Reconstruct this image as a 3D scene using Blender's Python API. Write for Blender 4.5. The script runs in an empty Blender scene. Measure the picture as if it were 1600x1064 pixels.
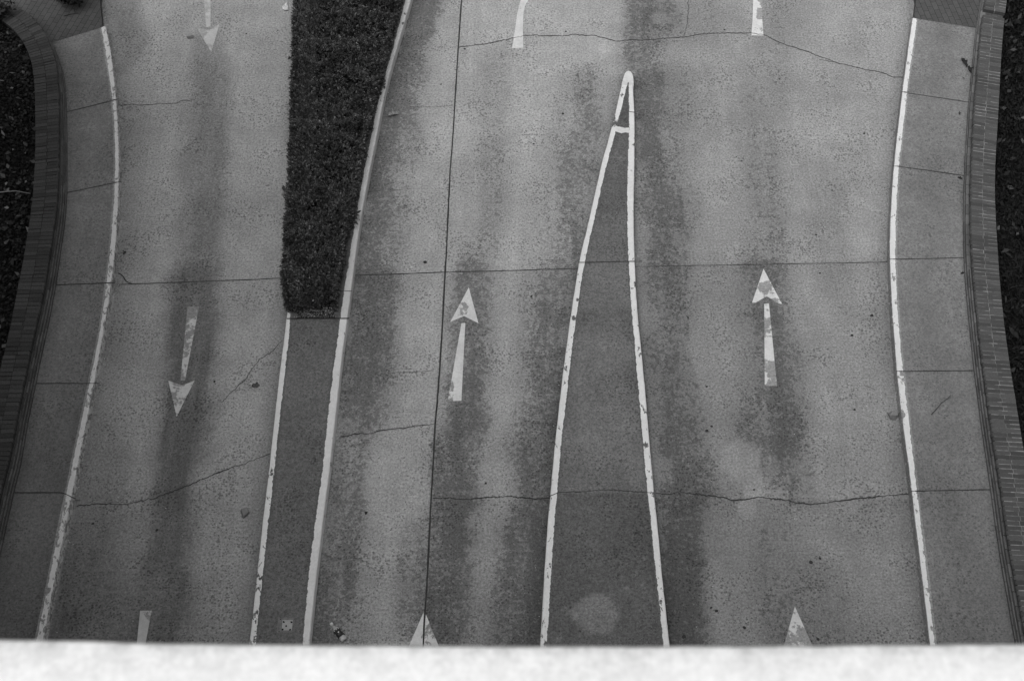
import bpy, bmesh, math, random
import numpy as np
from mathutils import Vector, noise as mnoise

R = math.radians
random.seed(7)
RNG = np.random.default_rng(11)
scene = bpy.context.scene

# ------------------------------------------------------------------ camera
CAM_H, PITCH, LENS = 18.4, 56.0, 50.0
cam_data = bpy.data.cameras.new("camera")
cam = bpy.data.objects.new("camera", cam_data)
scene.collection.objects.link(cam)
cam.location = (0, 0, CAM_H)
cam.rotation_euler = (R(90 - PITCH), 0, 0)
cam_data.lens = LENS
cam_data.sensor_width = 36
cam_data.clip_start = 0.05
cam_data.clip_end = 2000
cam_data.dof.use_dof = True
cam_data.dof.focus_distance = 22.0
cam_data.dof.aperture_fstop = 13.0
scene.camera = cam

# ------------------------------------------------------------------ light
world = bpy.data.worlds.new("World")
scene.world = world
world.use_nodes = True
wt = world.node_tree
wt.nodes.clear()
w_out = wt.nodes.new('ShaderNodeOutputWorld')
w_bg = wt.nodes.new('ShaderNodeBackground')
w_sky = wt.nodes.new('ShaderNodeTexSky')
w_sky.sky_type = 'NISHITA'
w_sky.sun_disc = False
SUN_ELEV, SUN_ROT = 64.0, 218.0
w_sky.sun_elevation = R(SUN_ELEV)
w_sky.sun_rotation = R(SUN_ROT)
w_sky.air_density = 1.0
w_sky.dust_density = 4.0
w_bw = wt.nodes.new('ShaderNodeRGBToBW')          # black-and-white photograph: a grey sky
wt.links.new(w_sky.outputs[0], w_bw.inputs[0])
wt.links.new(w_bw.outputs[0], w_bg.inputs[0])
w_bg.inputs[1].default_value = 0.10
wt.links.new(w_bg.outputs[0], w_out.inputs[0])

sun_data = bpy.data.lights.new("sun", 'SUN')
sun_data.energy = 1.5
sun_data.angle = R(58)
sun_data.color = (1, 1, 1)
sun = bpy.data.objects.new("sun", sun_data)
scene.collection.objects.link(sun)
_e, _r = R(SUN_ELEV), R(SUN_ROT)
sun.rotation_euler = Vector((math.cos(_e) * math.sin(_r), math.cos(_e) * math.cos(_r), math.sin(_e))).to_track_quat('Z', 'Y').to_euler()
sun.location = (0, 0, 60)

scene.view_settings.view_transform = 'Standard'
scene.view_settings.look = 'None'
scene.view_settings.exposure = 0.32
scene.view_settings.gamma = 1.0
scene.view_settings.use_curve_mapping = False

# ------------------------------------------------------------------ surveying: photograph point -> place on a level plane
FPX = 1600 * LENS / 36.0
_a = R(90 - PITCH)
UPV = np.array([0, math.cos(_a), math.sin(_a)])
FWD = np.array([0, math.sin(_a), -math.cos(_a)])


def gp(px, py, z=0.0):
    d = np.array([(px - 800) / FPX, 0, 0]) + (-(py - 532) / FPX) * UPV + FWD
    t = (CAM_H - z) / -d[2]
    return (d[0] * t, d[1] * t)


class Line:
    """a line running away from the building: x as a function of y"""
    def __init__(self, pts, z, smooth=0.0):
        w = sorted([gp(x, y, z)[::-1] for x, y in pts])
        self.y = np.array([p[0] for p in w])
        self.x = np.array([p[1] for p in w])
        if smooth:
            yy = np.linspace(self.y[0], self.y[-1], 160)
            xx = np.interp(yy, self.y, self.x)
            h = int(max(1, smooth / (yy[1] - yy[0]) * 2))
            k = np.exp(-.5 * (np.arange(-h, h + 1) / max(1e-6, h / 2)) ** 2)
            k /= k.sum()
            l0 = xx[0] + (xx[2] - xx[0]) / 2 * np.arange(-h, 0)
            l1 = xx[-1] + (xx[-1] - xx[-3]) / 2 * np.arange(1, h + 1)
            self.y, self.x = yy, np.convolve(np.concatenate([l0, xx, l1]), k, 'valid')

    def __call__(self, y):
        y = np.asarray(y, float)
        r = np.interp(y, self.y, self.x)
        k0 = (self.x[2] - self.x[0]) / (self.y[2] - self.y[0])
        k1 = (self.x[-1] - self.x[-3]) / (self.y[-1] - self.y[-3])
        r = np.where(y < self.y[0], self.x[0] + k0 * (y - self.y[0]), r)
        r = np.where(y > self.y[-1], self.x[-1] + k1 * (y - self.y[-1]), r)
        return r


KZ = 0.15
KL_base = Line([(167,42),(175,75),(179,100),(181.5,125),(184,150),(186.5,175),(188,200),(190,250),(190,266),(189.5,316),(188,341),(187,366),(184.5,391),(182,416),(180,441),(176.5,466),(172.5,491),(169,516),(164.5,532),(161,557),(155.5,582),(151,607),(148,632),(142,657),(136.5,682),(131.5,707),(127,732),(122,757),(118,782),(113.5,798),(109,823),(103.5,848),(98,873),(93.5,898),(88,923),(84,948),(80,973),(75,998)], 0, .38)
KL_in = Line([(158,42),(164,75),(168,100),(172,125),(174.5,150),(177.5,175),(179.5,200),(180.5,250),(180.5,266),(178,316),(176.5,341),(174,366),(172.5,391),(169.5,416),(166.5,441),(164,466),(161,491),(157,516),(153.5,532),(148.5,557),(143,582),(138,607),(133,632),(127.5,657),(122,682),(116.5,707),(111.5,732),(107.5,757),(102,782),(97.5,798),(93,823),(87.5,848),(82.5,873),(79,898),(73,923),(68,948),(63,973),(57.5,998)], KZ, .38)
KR_base = Line([(1423,28),(1420,50),(1416.5,75),(1413,100),(1409.5,125),(1406,150),(1403,175),(1400,200),(1397,225),(1394.5,250),(1392.5,266),(1390.5,291),(1389,316),(1387.5,341),(1386,366),(1385.5,391),(1386,416),(1387,441),(1388,466),(1389.5,491),(1391,516),(1392.5,532),(1394,557),(1396,582),(1398.5,607),(1401,632),(1404,657),(1407.5,682),(1411,707),(1414.5,732),(1418,757),(1420,782),(1422,798),(1428,848),(1434,898),(1440,948),(1446,1000)], 0, .38)
KR_in = Line([(1432.5,28),(1431,50),(1426.5,75),(1422.5,100),(1419.5,125),(1416.5,150),(1414,175),(1411,200),(1408,225),(1405.5,250),(1404,266),(1402,291),(1401,316),(1399.5,341),(1399,366),(1399,391),(1399.5,416),(1400,441),(1401,466),(1402.5,491),(1404.5,516),(1406,532),(1409,557),(1411,582),(1414,607),(1417.5,632),(1420,657),(1423,682),(1426,707),(1429,732),(1432,757),(1434,782),(1436,798),(1442.5,848),(1448.5,898),(1454,948),(1460,1000)], KZ, .38)
MR_base = Line([(646,0),(632,50),(624.5,75),(617,100),(603.3,150),(594.5,200),(585,250),(580.5,266),(572.5,316),(567,341),(563,366),(559.5,391),(556.5,416),(553.5,441),(550.5,466),(547.5,491),(544,516),(540,532),(535,582),(529.5,632),(524,682),(518.5,732),(512.5,782),(510,798),(504,848),(498,898),(492.5,948),(487.5,1000)], 0, .38)
MR_in = Line([(633.7,0),(621,50),(614.5,75),(607.3,100),(592.5,150),(582.7,200),(572.7,250),(569,266),(561,316),(556,341),(551,366),(547.5,391),(544,416),(540,441),(536.5,466),(532.5,491),(529,516),(527,532),(520.5,582),(514,632),(509.5,682),(504,732),(497.5,782),(495.5,798),(487.5,848),(482.5,898),(478,948),(473.5,1000)], KZ, .38)
ML_out = Line([(480,0),(472,200),(460,366),(453,440),(449,480),(447,500),(443,531),(436.5,582),(430.5,632),(425.5,682),(420,732),(414,782),(411.5,798),(406,848),(401,898),(395.5,948),(389.5,1000)], KZ, .38)
ML_in = Line([(490,0),(481,200),(467,366),(459,440),(454.5,480),(453.5,500),(451,531),(445.5,582),(439,632),(434,682),(429,732),(424,782),(421,798),(415.5,848),(410.5,898),(404.5,948),(400,1000)], KZ, .38)
TL_out = Line([(982,111),(979.5,112),(976.8,115),(974.5,120),(967,150),(961.5,175),(955,200),(948.5,225),(941,250),(937.5,266),(932,291),(926,316),(920.5,341),(914.5,366),(908.5,391),(903.5,416),(899.5,441),(895.5,466),(892,491),(888,516),(886,532),(879.5,582),(873.5,632),(868,682),(863,732),(859,782),(857,798),(853,848),(850,898),(847,948),(844,1000)], KZ)
TL_in = Line([(982,111),(982,128),(980,134),(975.5,150),(969.5,175),(963,200),(957,225),(950,250),(946,266),(940,291),(934.5,316),(929,341),(923,366),(917.5,391),(912.5,416),(908,441),(904.5,466),(901,491),(897.5,516),(895,532),(889.5,582),(884,632),(878,682),(873.5,732),(869.5,782),(868,798),(864,848),(861,898),(858,948),(854.5,1000)], KZ)
TR_out = Line([(982,111),(985,112),(987.5,115),(989.2,121),(990.2,150),(991.5,175),(992,200),(992,225),(991.5,266),(990.5,316),(990.7,366),(992.5,416),(995,466),(999,516),(1001,532),(1006,582),(1010.5,632),(1014.5,682),(1019,732),(1023.5,782),(1025.5,798),(1030.5,848),(1035,898),(1040.5,948),(1046,1000)], KZ)
TR_in = Line([(982,111),(982.2,128),(982.3,150),(983,175),(983,200),(982,225),(980.7,266),(980,316),(980.5,366),(982.5,416),(985.5,466),(989.5,516),(991.3,532),(995,582),(999.5,632),(1004,682),(1008,732),(1013.5,782),(1015.5,798),(1020,848),(1025,898),(1030.5,948),(1036,1000)], KZ)
WL_base = Line([(5,12),(45,30),(66,52),(78,68),(86,88),(92,105),(96.5,120),(99,150),(100,175),(100.5,210),(100.5,266),(100.5,300),(98.5,341),(95,366),(91,391),(87.5,416),(84,441),(79.5,466),(75,491),(69.5,516),(65.5,532),(60,557),(52,600),(45,632),(40,657),(35,682),(27.5,732),(16,770),(11,798),(3,833),(-12,900)], KZ, .22)
WL_out = Line([(2,27),(12,31),(25,41),(37,63),(47,88),(52,113),(54,150),(55,200),(55,230),(54,266),(52,303),(47,341),(41,378),(35,416),(27,453),(20,491),(12,531),(0,577),(-12,630),(-26,700)], 0.53, .22)
WR_base = Line([(1536,5),(1529,44),(1525,82),(1521,130),(1517,160),(1514,212),(1511,265),(1509.5,316),(1509,366),(1510,403),(1512,441),(1516,478),(1521,531),(1526,580),(1532,620),(1537,664),(1544,707),(1550,750),(1555,782),(1557.5,798),(1563,848),(1572,898),(1581,948),(1590,998)], KZ, .38)
WR_out = Line([(1574,4),(1570,32),(1566,82),(1562,150),(1558,212),(1554.5,270),(1554.5,300),(1556,341),(1559,391),(1562,441),(1567,491),(1572,532),(1580,590),(1588,632),(1597,690),(1606,740),(1618,810)], 0.42, .38)

HL = Line([(462,-60),(460,0),(459,40),(463,68),(458,90),(457,140),(455,190),(456,225),(454,266),(452,320),(446,366),(444,406),(444.5,441),(446,471),(447,490)], .50, .5)

Y_NEAR, Y_FAR = -3.0, 31.0

# ------------------------------------------------------------------ helpers


def link(o):
    scene.collection.objects.link(o)
    return o


def mesh_obj(name, verts, faces, mats, parent=None, fmat=None, smooth=False, attrs=None, uv=None):
    me = bpy.data.meshes.new(name)
    me.from_pydata([tuple(v) for v in verts], [], [tuple(f) for f in faces])
    for m in (mats if isinstance(mats, (list, tuple)) else [mats]):
        me.materials.append(m)
    if fmat is not None:
        me.polygons.foreach_set('material_index', list(fmat))
    if smooth:
        me.polygons.foreach_set('use_smooth', [True] * len(me.polygons))
    if attrs:
        for k, v in attrs.items():
            at = me.attributes.new(k, 'FLOAT', 'POINT')
            at.data.foreach_set('value', np.asarray(v, np.float32))
    if uv is not None:
        ul = me.uv_layers.new(name='UVMap')
        idx = np.zeros(len(me.loops), np.int32)
        me.loops.foreach_get('vertex_index', idx)
        ul.data.foreach_set('uv', np.asarray(uv, np.float32)[idx].ravel())
    me.update()
    o = link(bpy.data.objects.new(name, me))
    if parent:
        o.parent = parent
    return o


def quads_obj(name, V, mat, parent=None, attrs=None, k=4):
    """V: (n,k,3) array of separate k-gons, many small leaves or blades"""
    n = V.shape[0]
    me = bpy.data.meshes.new(name)
    me.vertices.add(n * k)
    me.vertices.foreach_set('co', V.reshape(-1).astype(np.float32))
    me.loops.add(n * k)
    me.loops.foreach_set('vertex_index', np.arange(n * k, dtype=np.int32))
    me.polygons.add(n)
    me.polygons.foreach_set('loop_start', np.arange(0, n * k, k, dtype=np.int32))
    me.polygons.foreach_set('loop_total', np.full(n, k, np.int32))
    me.materials.append(mat)
    if attrs:
        for kk, v in attrs.items():
            at = me.attributes.new(kk, 'FLOAT', 'POINT')
            at.data.foreach_set('value', np.asarray(v, np.float32))
    me.update()
    o = link(bpy.data.objects.new(name, me))
    if parent:
        o.parent = parent
    return o


def empty(name, loc=(0, 0, 0)):
    return link(bpy.data.objects.new(name, None))


def tag(o, label=None, cat=None, group=None, kind=None):
    if label:
        o['label'] = label
    if cat:
        o['category'] = cat
    if group:
        o['group'] = group
    if kind:
        o['kind'] = kind
    return o


def tube(p0, p1, r0, r1, k=5):
    p0, p1 = np.array(p0, float), np.array(p1, float)
    d = p1 - p0
    d /= np.linalg.norm(d)
    a = np.cross(d, [0, 0, 1.0] if abs(d[2]) < .9 else [1.0, 0, 0])
    a /= np.linalg.norm(a)
    b = np.cross(d, a)
    V = []
    for p, r in ((p0, r0), (p1, r1)):
        for q in range(k):
            an = q * 2 * math.pi / k
            V.append(tuple(p + (a * math.cos(an) + b * math.sin(an)) * r))
    F = [(q, (q + 1) % k, k + (q + 1) % k, k + q) for q in range(k)] + [tuple(range(k))[::-1], tuple(range(k, 2 * k))]
    return V, F


def fbm(x, y, s=1.0, oct=4, seed=0.0):
    """vectorised value noise, about 0..1"""
    x = np.asarray(x, float) * s + seed * 17.3
    y = np.asarray(y, float) * s + seed * 9.1
    out = np.zeros_like(x)
    amp, tot = 1.0, 0.0
    for _ in range(oct):
        xi, yi = np.floor(x), np.floor(y)
        fx, fy = x - xi, y - yi
        fx, fy = fx * fx * (3 - 2 * fx), fy * fy * (3 - 2 * fy)

        def h(a, b):
            v = np.sin(a * 127.1 + b * 311.7) * 43758.5453
            return v - np.floor(v)
        v = (h(xi, yi) * (1 - fx) + h(xi + 1, yi) * fx) * (1 - fy) + (h(xi, yi + 1) * (1 - fx) + h(xi + 1, yi + 1) * fx) * fy
        out += amp * v
        tot += amp
        amp *= 0.5
        x, y = x * 2.03 + 3.7, y * 2.03 + 1.3
    return out / tot


# ------------------------------------------------------------------ stains on the concrete (oil drips along the lanes, gutter dirt, some painted shade at lower left)
# (pixel x, pixel y, half width px, strength)
BANDS = [
    # left lane drip band
    [(325,60,22,.4),(330,130,30,.62),(325,200,34,.62),(318,300,36,.6),(310,400,36,.55),(305,436,36,.5)],
    [(305,446,42,.8),(300,550,44,.95),(290,640,44,.95),(280,710,42,.95)],
    [(276,725,30,.55),(273,752,30,.6)],
    [(272,768,40,.9),(268,850,38,.9),(258,930,40,.9),(250,1010,36,.9),(248,1080,36,.9)],
    [(195,-30,30,.5),(200,20,26,.55),(212,60,20,.45),(195,110,12,.35)],
    [(185,720,30,.35),(165,850,55,.55),(150,980,75,.75),(150,1080,80,.8)],  # lower left corner: shade painted in along with the stain
    [(330,930,50,.2),(320,1060,60,.5)],
    # along the median kerb
    [(665,-20,32,.95),(652,40,30,.95),(634,100,30,.95),(612,170,30,.95),(600,230,22,.85),(590,300,22,.8),(582,370,24,.7),(576,430,22,.75)],
    [(640,100,38,.45),(622,200,42,.5),(600,300,44,.5),(600,400,40,.5),(588,424,30,.45)],
    [(582,440,32,.85),(580,500,38,.85),(572,560,42,.8),(566,620,36,.7),(556,690,30,.55),(545,760,30,.6),(532,860,26,.65),(520,960,26,.7),(515,1050,26,.7)],
    [(600,450,34,.55),(598,540,34,.5),(585,640,40,.45)],
    [(545,800,40,.42),(538,900,44,.45),(530,1000,50,.45)],
    [(650,830,22,.48),(640,900,26,.5),(640,980,26,.48)],
    # centre lane drip band
    [(775,90,24,.38),(775,200,30,.36),(770,300,24,.42),(760,390,26,.5),(745,415,22,.4)],
    [(738,432,36,.75),(738,500,34,.8),(738,590,34,.75),(725,650,40,.8),(715,720,40,.8),(712,768,36,.75)],
    [(712,784,42,.95),(708,850,42,.9),(702,920,46,.85),(696,1010,46,.85),(694,1080,46,.85)],
    # left of the wedge
    [(930,110,24,.30),(928,150,26,.42),(918,220,28,.55),(902,290,30,.58),(890,350,30,.65),(882,410,30,.7),(872,470,30,.75),(862,540,30,.8),(852,620,32,.85),(844,700,32,.9),(836,780,34,.95),(824,870,44,.95),(812,960,50,.95),(806,1060,54,.95)],
    [(900,130,34,.38),(880,240,40,.42),(850,440,40,.42),(835,560,40,.45),(815,700,36,.5)],
    # above and right of the wedge
    [(1010,-40,46,.75),(1008,20,44,.72),(1005,60,38,.66),(1000,95,34,.66),(1000,130,30,.62)],
    [(1012,125,24,.72),(1014,200,22,.68),(1020,270,26,.66),(1034,340,34,.70),(1040,400,38,.72),(1042,450,36,.72),(1044,540,34,.66),(1052,620,36,.70),(1062,690,40,.74),(1072,760,42,.76)],
    [(1070,785,44,.70),(1070,850,40,.76),(1074,930,38,.9),(1074,1010,40,.95),(1074,1080,40,.95)],
    [(1050,130,40,.4),(1050,230,40,.5),(1065,330,36,.45)],
    [(1075,40,50,.38),(1120,20,40,.3)],
    # right lane drip band
    [(1230,20,36,.35),(1200,90,40,.32),(1190,200,40,.42),(1190,290,34,.5),(1195,380,36,.5),(1196,415,30,.5)],
    [(1198,430,32,.62),(1205,510,36,.62),(1222,560,34,.66),(1232,620,36,.68),(1232,690,40,.66),(1240,740,36,.6),(1250,772,30,.5)],
    [(1180,440,40,.45),(1185,520,42,.42),(1196,600,40,.48),(1192,680,40,.5),(1180,745,40,.4)],
    [(1180,680,50,.38),(1150,770,40,.35)],
    [(1215,830,30,.45),(1205,900,34,.5),(1215,960,34,.55),(1240,1010,34,.6)],
    [(1290,300,30,.32),(1300,420,30,.3),(1320,500,20,.25)],
    [(1270,900,40,.38),(1300,990,46,.4)],
]
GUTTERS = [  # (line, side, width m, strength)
    (KL_base, 1, 0.85, .80), (KR_base, -1, 0.30, .55), (MR_base, 1, 0.34, .75),  # left kerb band widened so its dirt also carries the falloff of light
    (ML_out, -1, 0.36, .8), (TL_out, -1, 0.34, .8), (TR_out, 1, 0.26, .85),
]


def band_field(X, Y):
    X = np.asarray(X, float)
    Y = np.asarray(Y, float)
    wob = (fbm(X, Y, 1.7, 3, 3) - .5) * .28
    Xw = X + wob
    keep = np.ones_like(X)
    for b in BANDS:
        pts = []
        for (px, py, hw, st) in b:
            a = gp(px, py)
            c = gp(px + hw, py)
            pts.append((a[0], a[1], c[0] - a[0], st))
        best = np.zeros_like(X)
        for i in range(len(pts) - 1):
            x0, y0, w0, s0 = pts[i]
            x1, y1, w1, s1 = pts[i + 1]
            dx, dy = x1 - x0, y1 - y0
            L2 = dx * dx + dy * dy
            t = np.clip(((Xw - x0) * dx + (Y - y0) * dy) / L2, 0, 1)
            d = np.hypot(Xw - (x0 + t * dx), Y - (y0 + t * dy))
            w = w0 + (w1 - w0) * t
            s = s0 + (s1 - s0) * t
            q = np.clip((1.55 - d / w) / 1.15, 0, 1)
            q = q * q * (3 - 2 * q)
            best = np.maximum(best, q * s)
        keep *= (1 - best)
    S = 1 - keep
    # drips gather in streaks along the lane and in blotches
    S = S * (.62 + .76 * fbm(X * 5.5, Y * .55, 1, 4, 31)) * (.83 + .34 * fbm(X, Y, 2.6, 4, 37))
    return np.clip(S, 0, 1)


def grime_shade_field(X, Y):
    g = np.zeros_like(np.asarray(X, float))
    yapex = gp(982, 108, KZ)[1]
    ymed = gp(450, 470, KZ)[1]
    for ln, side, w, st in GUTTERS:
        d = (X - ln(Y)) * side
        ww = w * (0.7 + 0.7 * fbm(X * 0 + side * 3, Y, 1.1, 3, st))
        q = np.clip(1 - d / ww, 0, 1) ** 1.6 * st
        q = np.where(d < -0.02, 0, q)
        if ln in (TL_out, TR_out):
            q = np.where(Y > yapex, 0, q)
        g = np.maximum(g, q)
    # the concrete beside the hedge and under its overhang is darker too
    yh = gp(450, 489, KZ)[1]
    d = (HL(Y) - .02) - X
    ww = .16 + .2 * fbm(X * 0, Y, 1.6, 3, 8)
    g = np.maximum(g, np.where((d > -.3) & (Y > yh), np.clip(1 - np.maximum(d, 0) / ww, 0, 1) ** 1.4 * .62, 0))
    return g


def slab_light_tone(X, Y):
    """slabs differ slightly; lighter middle and left lanes carry painted light; two smooth repair patches"""
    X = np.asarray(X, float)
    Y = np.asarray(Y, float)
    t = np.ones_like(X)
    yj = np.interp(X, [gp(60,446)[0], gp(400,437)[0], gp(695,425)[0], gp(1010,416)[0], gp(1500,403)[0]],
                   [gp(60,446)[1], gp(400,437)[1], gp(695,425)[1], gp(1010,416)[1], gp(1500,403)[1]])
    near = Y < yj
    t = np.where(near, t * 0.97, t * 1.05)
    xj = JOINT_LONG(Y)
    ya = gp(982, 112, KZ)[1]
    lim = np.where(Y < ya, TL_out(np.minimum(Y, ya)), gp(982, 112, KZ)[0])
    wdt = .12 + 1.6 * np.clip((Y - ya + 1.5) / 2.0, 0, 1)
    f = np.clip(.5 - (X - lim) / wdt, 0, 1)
    t = np.where(X > MR_base(Y) - .05, t * (1 + .33 * f * f * (3 - 2 * f)), t)  # middle lane lightened: the brighter centre of the view is put into the tone
    t = np.where(X < ML_out(Y), t * 1.22, t)  # left lane lightened; with the wide gutter this paints a light gradient across it
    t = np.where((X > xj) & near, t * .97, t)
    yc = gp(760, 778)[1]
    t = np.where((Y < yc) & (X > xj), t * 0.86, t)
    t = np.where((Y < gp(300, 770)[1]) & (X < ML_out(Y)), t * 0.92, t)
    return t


def patch_field(X, Y):
    p = np.zeros_like(np.asarray(X, float))
    for (px, py, rx, ry, st) in [(1160,722,30,40,1),(1174,755,20,30,1),(1206,718,9,9,.6),(1168,794,17,14,1),(655,780,20,12,.5),
                                 (668,770,7,28,.5),(1030,28,14,11,.6),(735,700,22,22,.3),(640,625,26,16,.3),(612,615,16,14,.25),(150,575,40,20,.25),(1025,640,20,24,.3)]:
        c = gp(px, py)
        ax = gp(px + rx, py)[0] - c[0]
        ay = gp(px, py - ry)[1] - c[1]
        r = np.hypot((X - c[0]) / ax, (Y - c[1]) / ay) + (fbm(X, Y, 5, 3, px) - .5) * .5
        p = np.maximum(p, st * np.clip((1.05 - r) / (.18 if st > .5 else .5), 0, 1))
    return p


JOINT_LONG_PX = [(721,-40),(721,0),(716,75),(707.5,217),(703.5,266),(697.5,391),(695.5,426),(690,531),(684,620),(680,662),(675,757),(672.5,798),(667,918),(662.5,978),(661,1010),(658,1070)]
JOINT_LONG = Line(JOINT_LONG_PX, 0)

# ------------------------------------------------------------------ materials


class NT:
    def __init__(self, name):
        self.m = bpy.data.materials.new(name)
        self.m.use_nodes = True
        self.t = self.m.node_tree
        self.t.nodes.clear()
        self.out = self.t.nodes.new('ShaderNodeOutputMaterial')
        self.b = self.t.nodes.new('ShaderNodeBsdfPrincipled')
        self.t.links.new(self.b.outputs[0], self.out.inputs[0])
        self.co = self.t.nodes.new('ShaderNodeTexCoord')

    def set(self, sock, v):
        if isinstance(v, bpy.types.NodeSocket):
            self.t.links.new(v, sock)
        else:
            sock.default_value = v

    def math(self, op, a, b=0.0, c=None, clamp=False):
        n = self.t.nodes.new('ShaderNodeMath')
        n.operation = op
        n.use_clamp = clamp
        self.set(n.inputs[0], a)
        self.set(n.inputs[1], b)
        if c is not None:
            self.set(n.inputs[2], c)
        return n.outputs[0]

    def attr(self, name):
        n = self.t.nodes.new('ShaderNodeAttribute')
        n.attribute_name = name
        return n.outputs['Fac']

    def coord(self, sx=1, sy=1, sz=1, uv=False, rot=0.0):
        n = self.t.nodes.new('ShaderNodeMapping')
        self.t.links.new(self.co.outputs['UV' if uv else 'Object'], n.inputs[0])
        n.inputs['Scale'].default_value = (sx, sy, sz)
        n.inputs['Rotation'].default_value = (0, 0, rot)
        return n.outputs[0]

    def noise(self, scale, detail=4, rough=.55, vec=None, dist=0.0):
        n = self.t.nodes.new('ShaderNodeTexNoise')
        n.inputs['Scale'].default_value = scale
        n.inputs['Detail'].default_value = detail
        n.inputs['Roughness'].default_value = rough
        n.inputs['Distortion'].default_value = dist
        self.set(n.inputs['Vector'], vec if vec is not None else self.coord())
        return n.outputs[0]

    def voronoi(self, scale, vec=None, rand=1.0):
        n = self.t.nodes.new('ShaderNodeTexVoronoi')
        n.inputs['Scale'].default_value = scale
        n.inputs['Randomness'].default_value = rand
        self.set(n.inputs['Vector'], vec if vec is not None else self.coord())
        return n.outputs['Distance'], n.outputs['Color']

    def ramp(self, v, lo, hi, a=0.0, b=1.0, smooth=True):
        n = self.t.nodes.new('ShaderNodeMapRange')
        n.interpolation_type = 'SMOOTHSTEP' if smooth else 'LINEAR'
        n.clamp = True
        self.set(n.inputs['Value'], v)
        n.inputs['From Min'].default_value = lo
        n.inputs['From Max'].default_value = hi
        n.inputs['To Min'].default_value = a
        n.inputs['To Max'].default_value = b
        return n.outputs[0]

    def mix(self, f, a, b):
        # scalar mix
        return self.math('ADD', self.math('MULTIPLY', a, self.math('SUBTRACT', 1.0, f)), self.math('MULTIPLY', b, f))

    def grey(self, v):
        n = self.t.nodes.new('ShaderNodeCombineColor')
        for i in range(3):
            self.set(n.inputs[i], v)
        return n.outputs[0]

    def finish(self, v, rough=.85, bump=None, bs=.2, bd=.004, spec=.3):
        self.t.links.new(self.grey(v), self.b.inputs['Base Color'])
        self.set(self.b.inputs['Roughness'], rough)
        self.b.inputs['Specular IOR Level'].default_value = spec
        if bump is not None:
            n = self.t.nodes.new('ShaderNodeBump')
            n.inputs['Strength'].default_value = bs
            n.inputs['Distance'].default_value = bd
            self.t.links.new(bump, n.inputs['Height'])
            self.t.links.new(n.outputs[0], self.b.inputs['Normal'])
        return self.m


def concrete_value(k, base, dark=.62, pits=1.0, mott=1.0):
    n1 = k.noise(.55, 5, .6)
    n2 = k.noise(14.0, 9, .74)
    n3 = k.noise(30.0, 6, .82)
    n4 = k.noise(2.6, 6, .65)
    streak = k.noise(1.0, 5, .6, k.coord(7.0, .55, 1))
    broom = k.noise(1.0, 3, .6, k.coord(1.2, 75, 1))
    S, G, T, P = k.attr('stain'), k.attr('grime'), k.attr('tone'), k.attr('patch')
    # drips and oil: a soft film and a crisp mottle where the film thickens
    e = k.math('ADD', k.math('MULTIPLY', S, .86), k.math('MULTIPLY', k.math('SUBTRACT', n2, .5), 3.2))
    e = k.math('ADD', e, k.math('MULTIPLY', k.math('SUBTRACT', n4, .5), 1.1))
    isl = k.noise(6.0, 6, .7)
    e = k.math('ADD', e, k.math('MULTIPLY', k.math('SUBTRACT', isl, .5), 1.3))
    crisp = k.math('MULTIPLY', k.ramp(e, .44, .72), k.attr('mot'))
    crisp = k.math('MULTIPLY', crisp, k.ramp(S, .02, .4))
    crisp = k.math('MULTIPLY', crisp, k.math('SUBTRACT', 1.0, k.math('MULTIPLY', P, .9)))
    soft = k.math('MULTIPLY', S, k.math('ADD', .30, k.math('MULTIPLY', streak, 1.2)), clamp=True)
    v = k.math('MULTIPLY', T, base)
    v = k.math('MULTIPLY', v, k.ramp(n1, .3, .7, .84, 1.14, False))
    v = k.math('MULTIPLY', v, k.ramp(n4, .3, .7, .86, 1.12, False))
    v = k.math('MULTIPLY', v, k.ramp(streak, .3, .7, .93, 1.06, False))
    v = k.math('MULTIPLY', v, k.ramp(broom, .3, .7, .95, 1.05, False))
    v = k.math('MULTIPLY', v, k.math('SUBTRACT', 1.0, k.math('MULTIPLY', soft, k.math('SUBTRACT', .80, k.math('MULTIPLY', k.attr('mot'), .38)))))
    v = k.math('MULTIPLY', v, k.math('SUBTRACT', 1.0, k.math('MULTIPLY', crisp, dark * .62)))
    gg = k.math('MULTIPLY', G, k.ramp(n4, .3, .7, .6, 1.15, False), clamp=True)
    v = k.math('MULTIPLY', v, k.math('SUBTRACT', 1.0, k.math('MULTIPLY', gg, .66)))
    v = k.math('MULTIPLY', v, k.math('ADD', 1.0, k.math('MULTIPLY', P, .30)))
    # exposed grains of stone and pin holes
    v = k.math('MULTIPLY', v, k.ramp(n3, .30, .70, 1 - .66 * mott, 1 + .66 * mott, False))
    vd, vc = k.voronoi(27)
    thr = k.ramp(k.noise(1.3, 4, .6), .35, .65, .10, .46)
    hole = k.math('LESS_THAN', vd, thr)
    pick = k.math('GREATER_THAN', vc, .45)
    hole = k.math('MULTIPLY', hole, pick)
    hole = k.math('MULTIPLY', hole, k.math('SUBTRACT', 1.0, P))
    v = k.math('MULTIPLY', v, k.math('SUBTRACT', 1.0, k.math('MULTIPLY', hole, .46 * pits)))
    sd, sc = k.voronoi(13)
    speck = k.math('MULTIPLY', k.math('LESS_THAN', sd, .11), k.math('GREATER_THAN', sc, .80))
    v = k.math('MULTIPLY', v, k.math('ADD', 1.0, k.math('MULTIPLY', speck, .55)))
    return v, n3, n2, n4


def mat_concrete(name, base, dark=.62, pits=1.0, mott=1.0):
    k = NT(name)
    v, n3, n2, n4 = concrete_value(k, base, dark, pits, mott)
    return k.finish(v, .86, n3, .35, .006)


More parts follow.
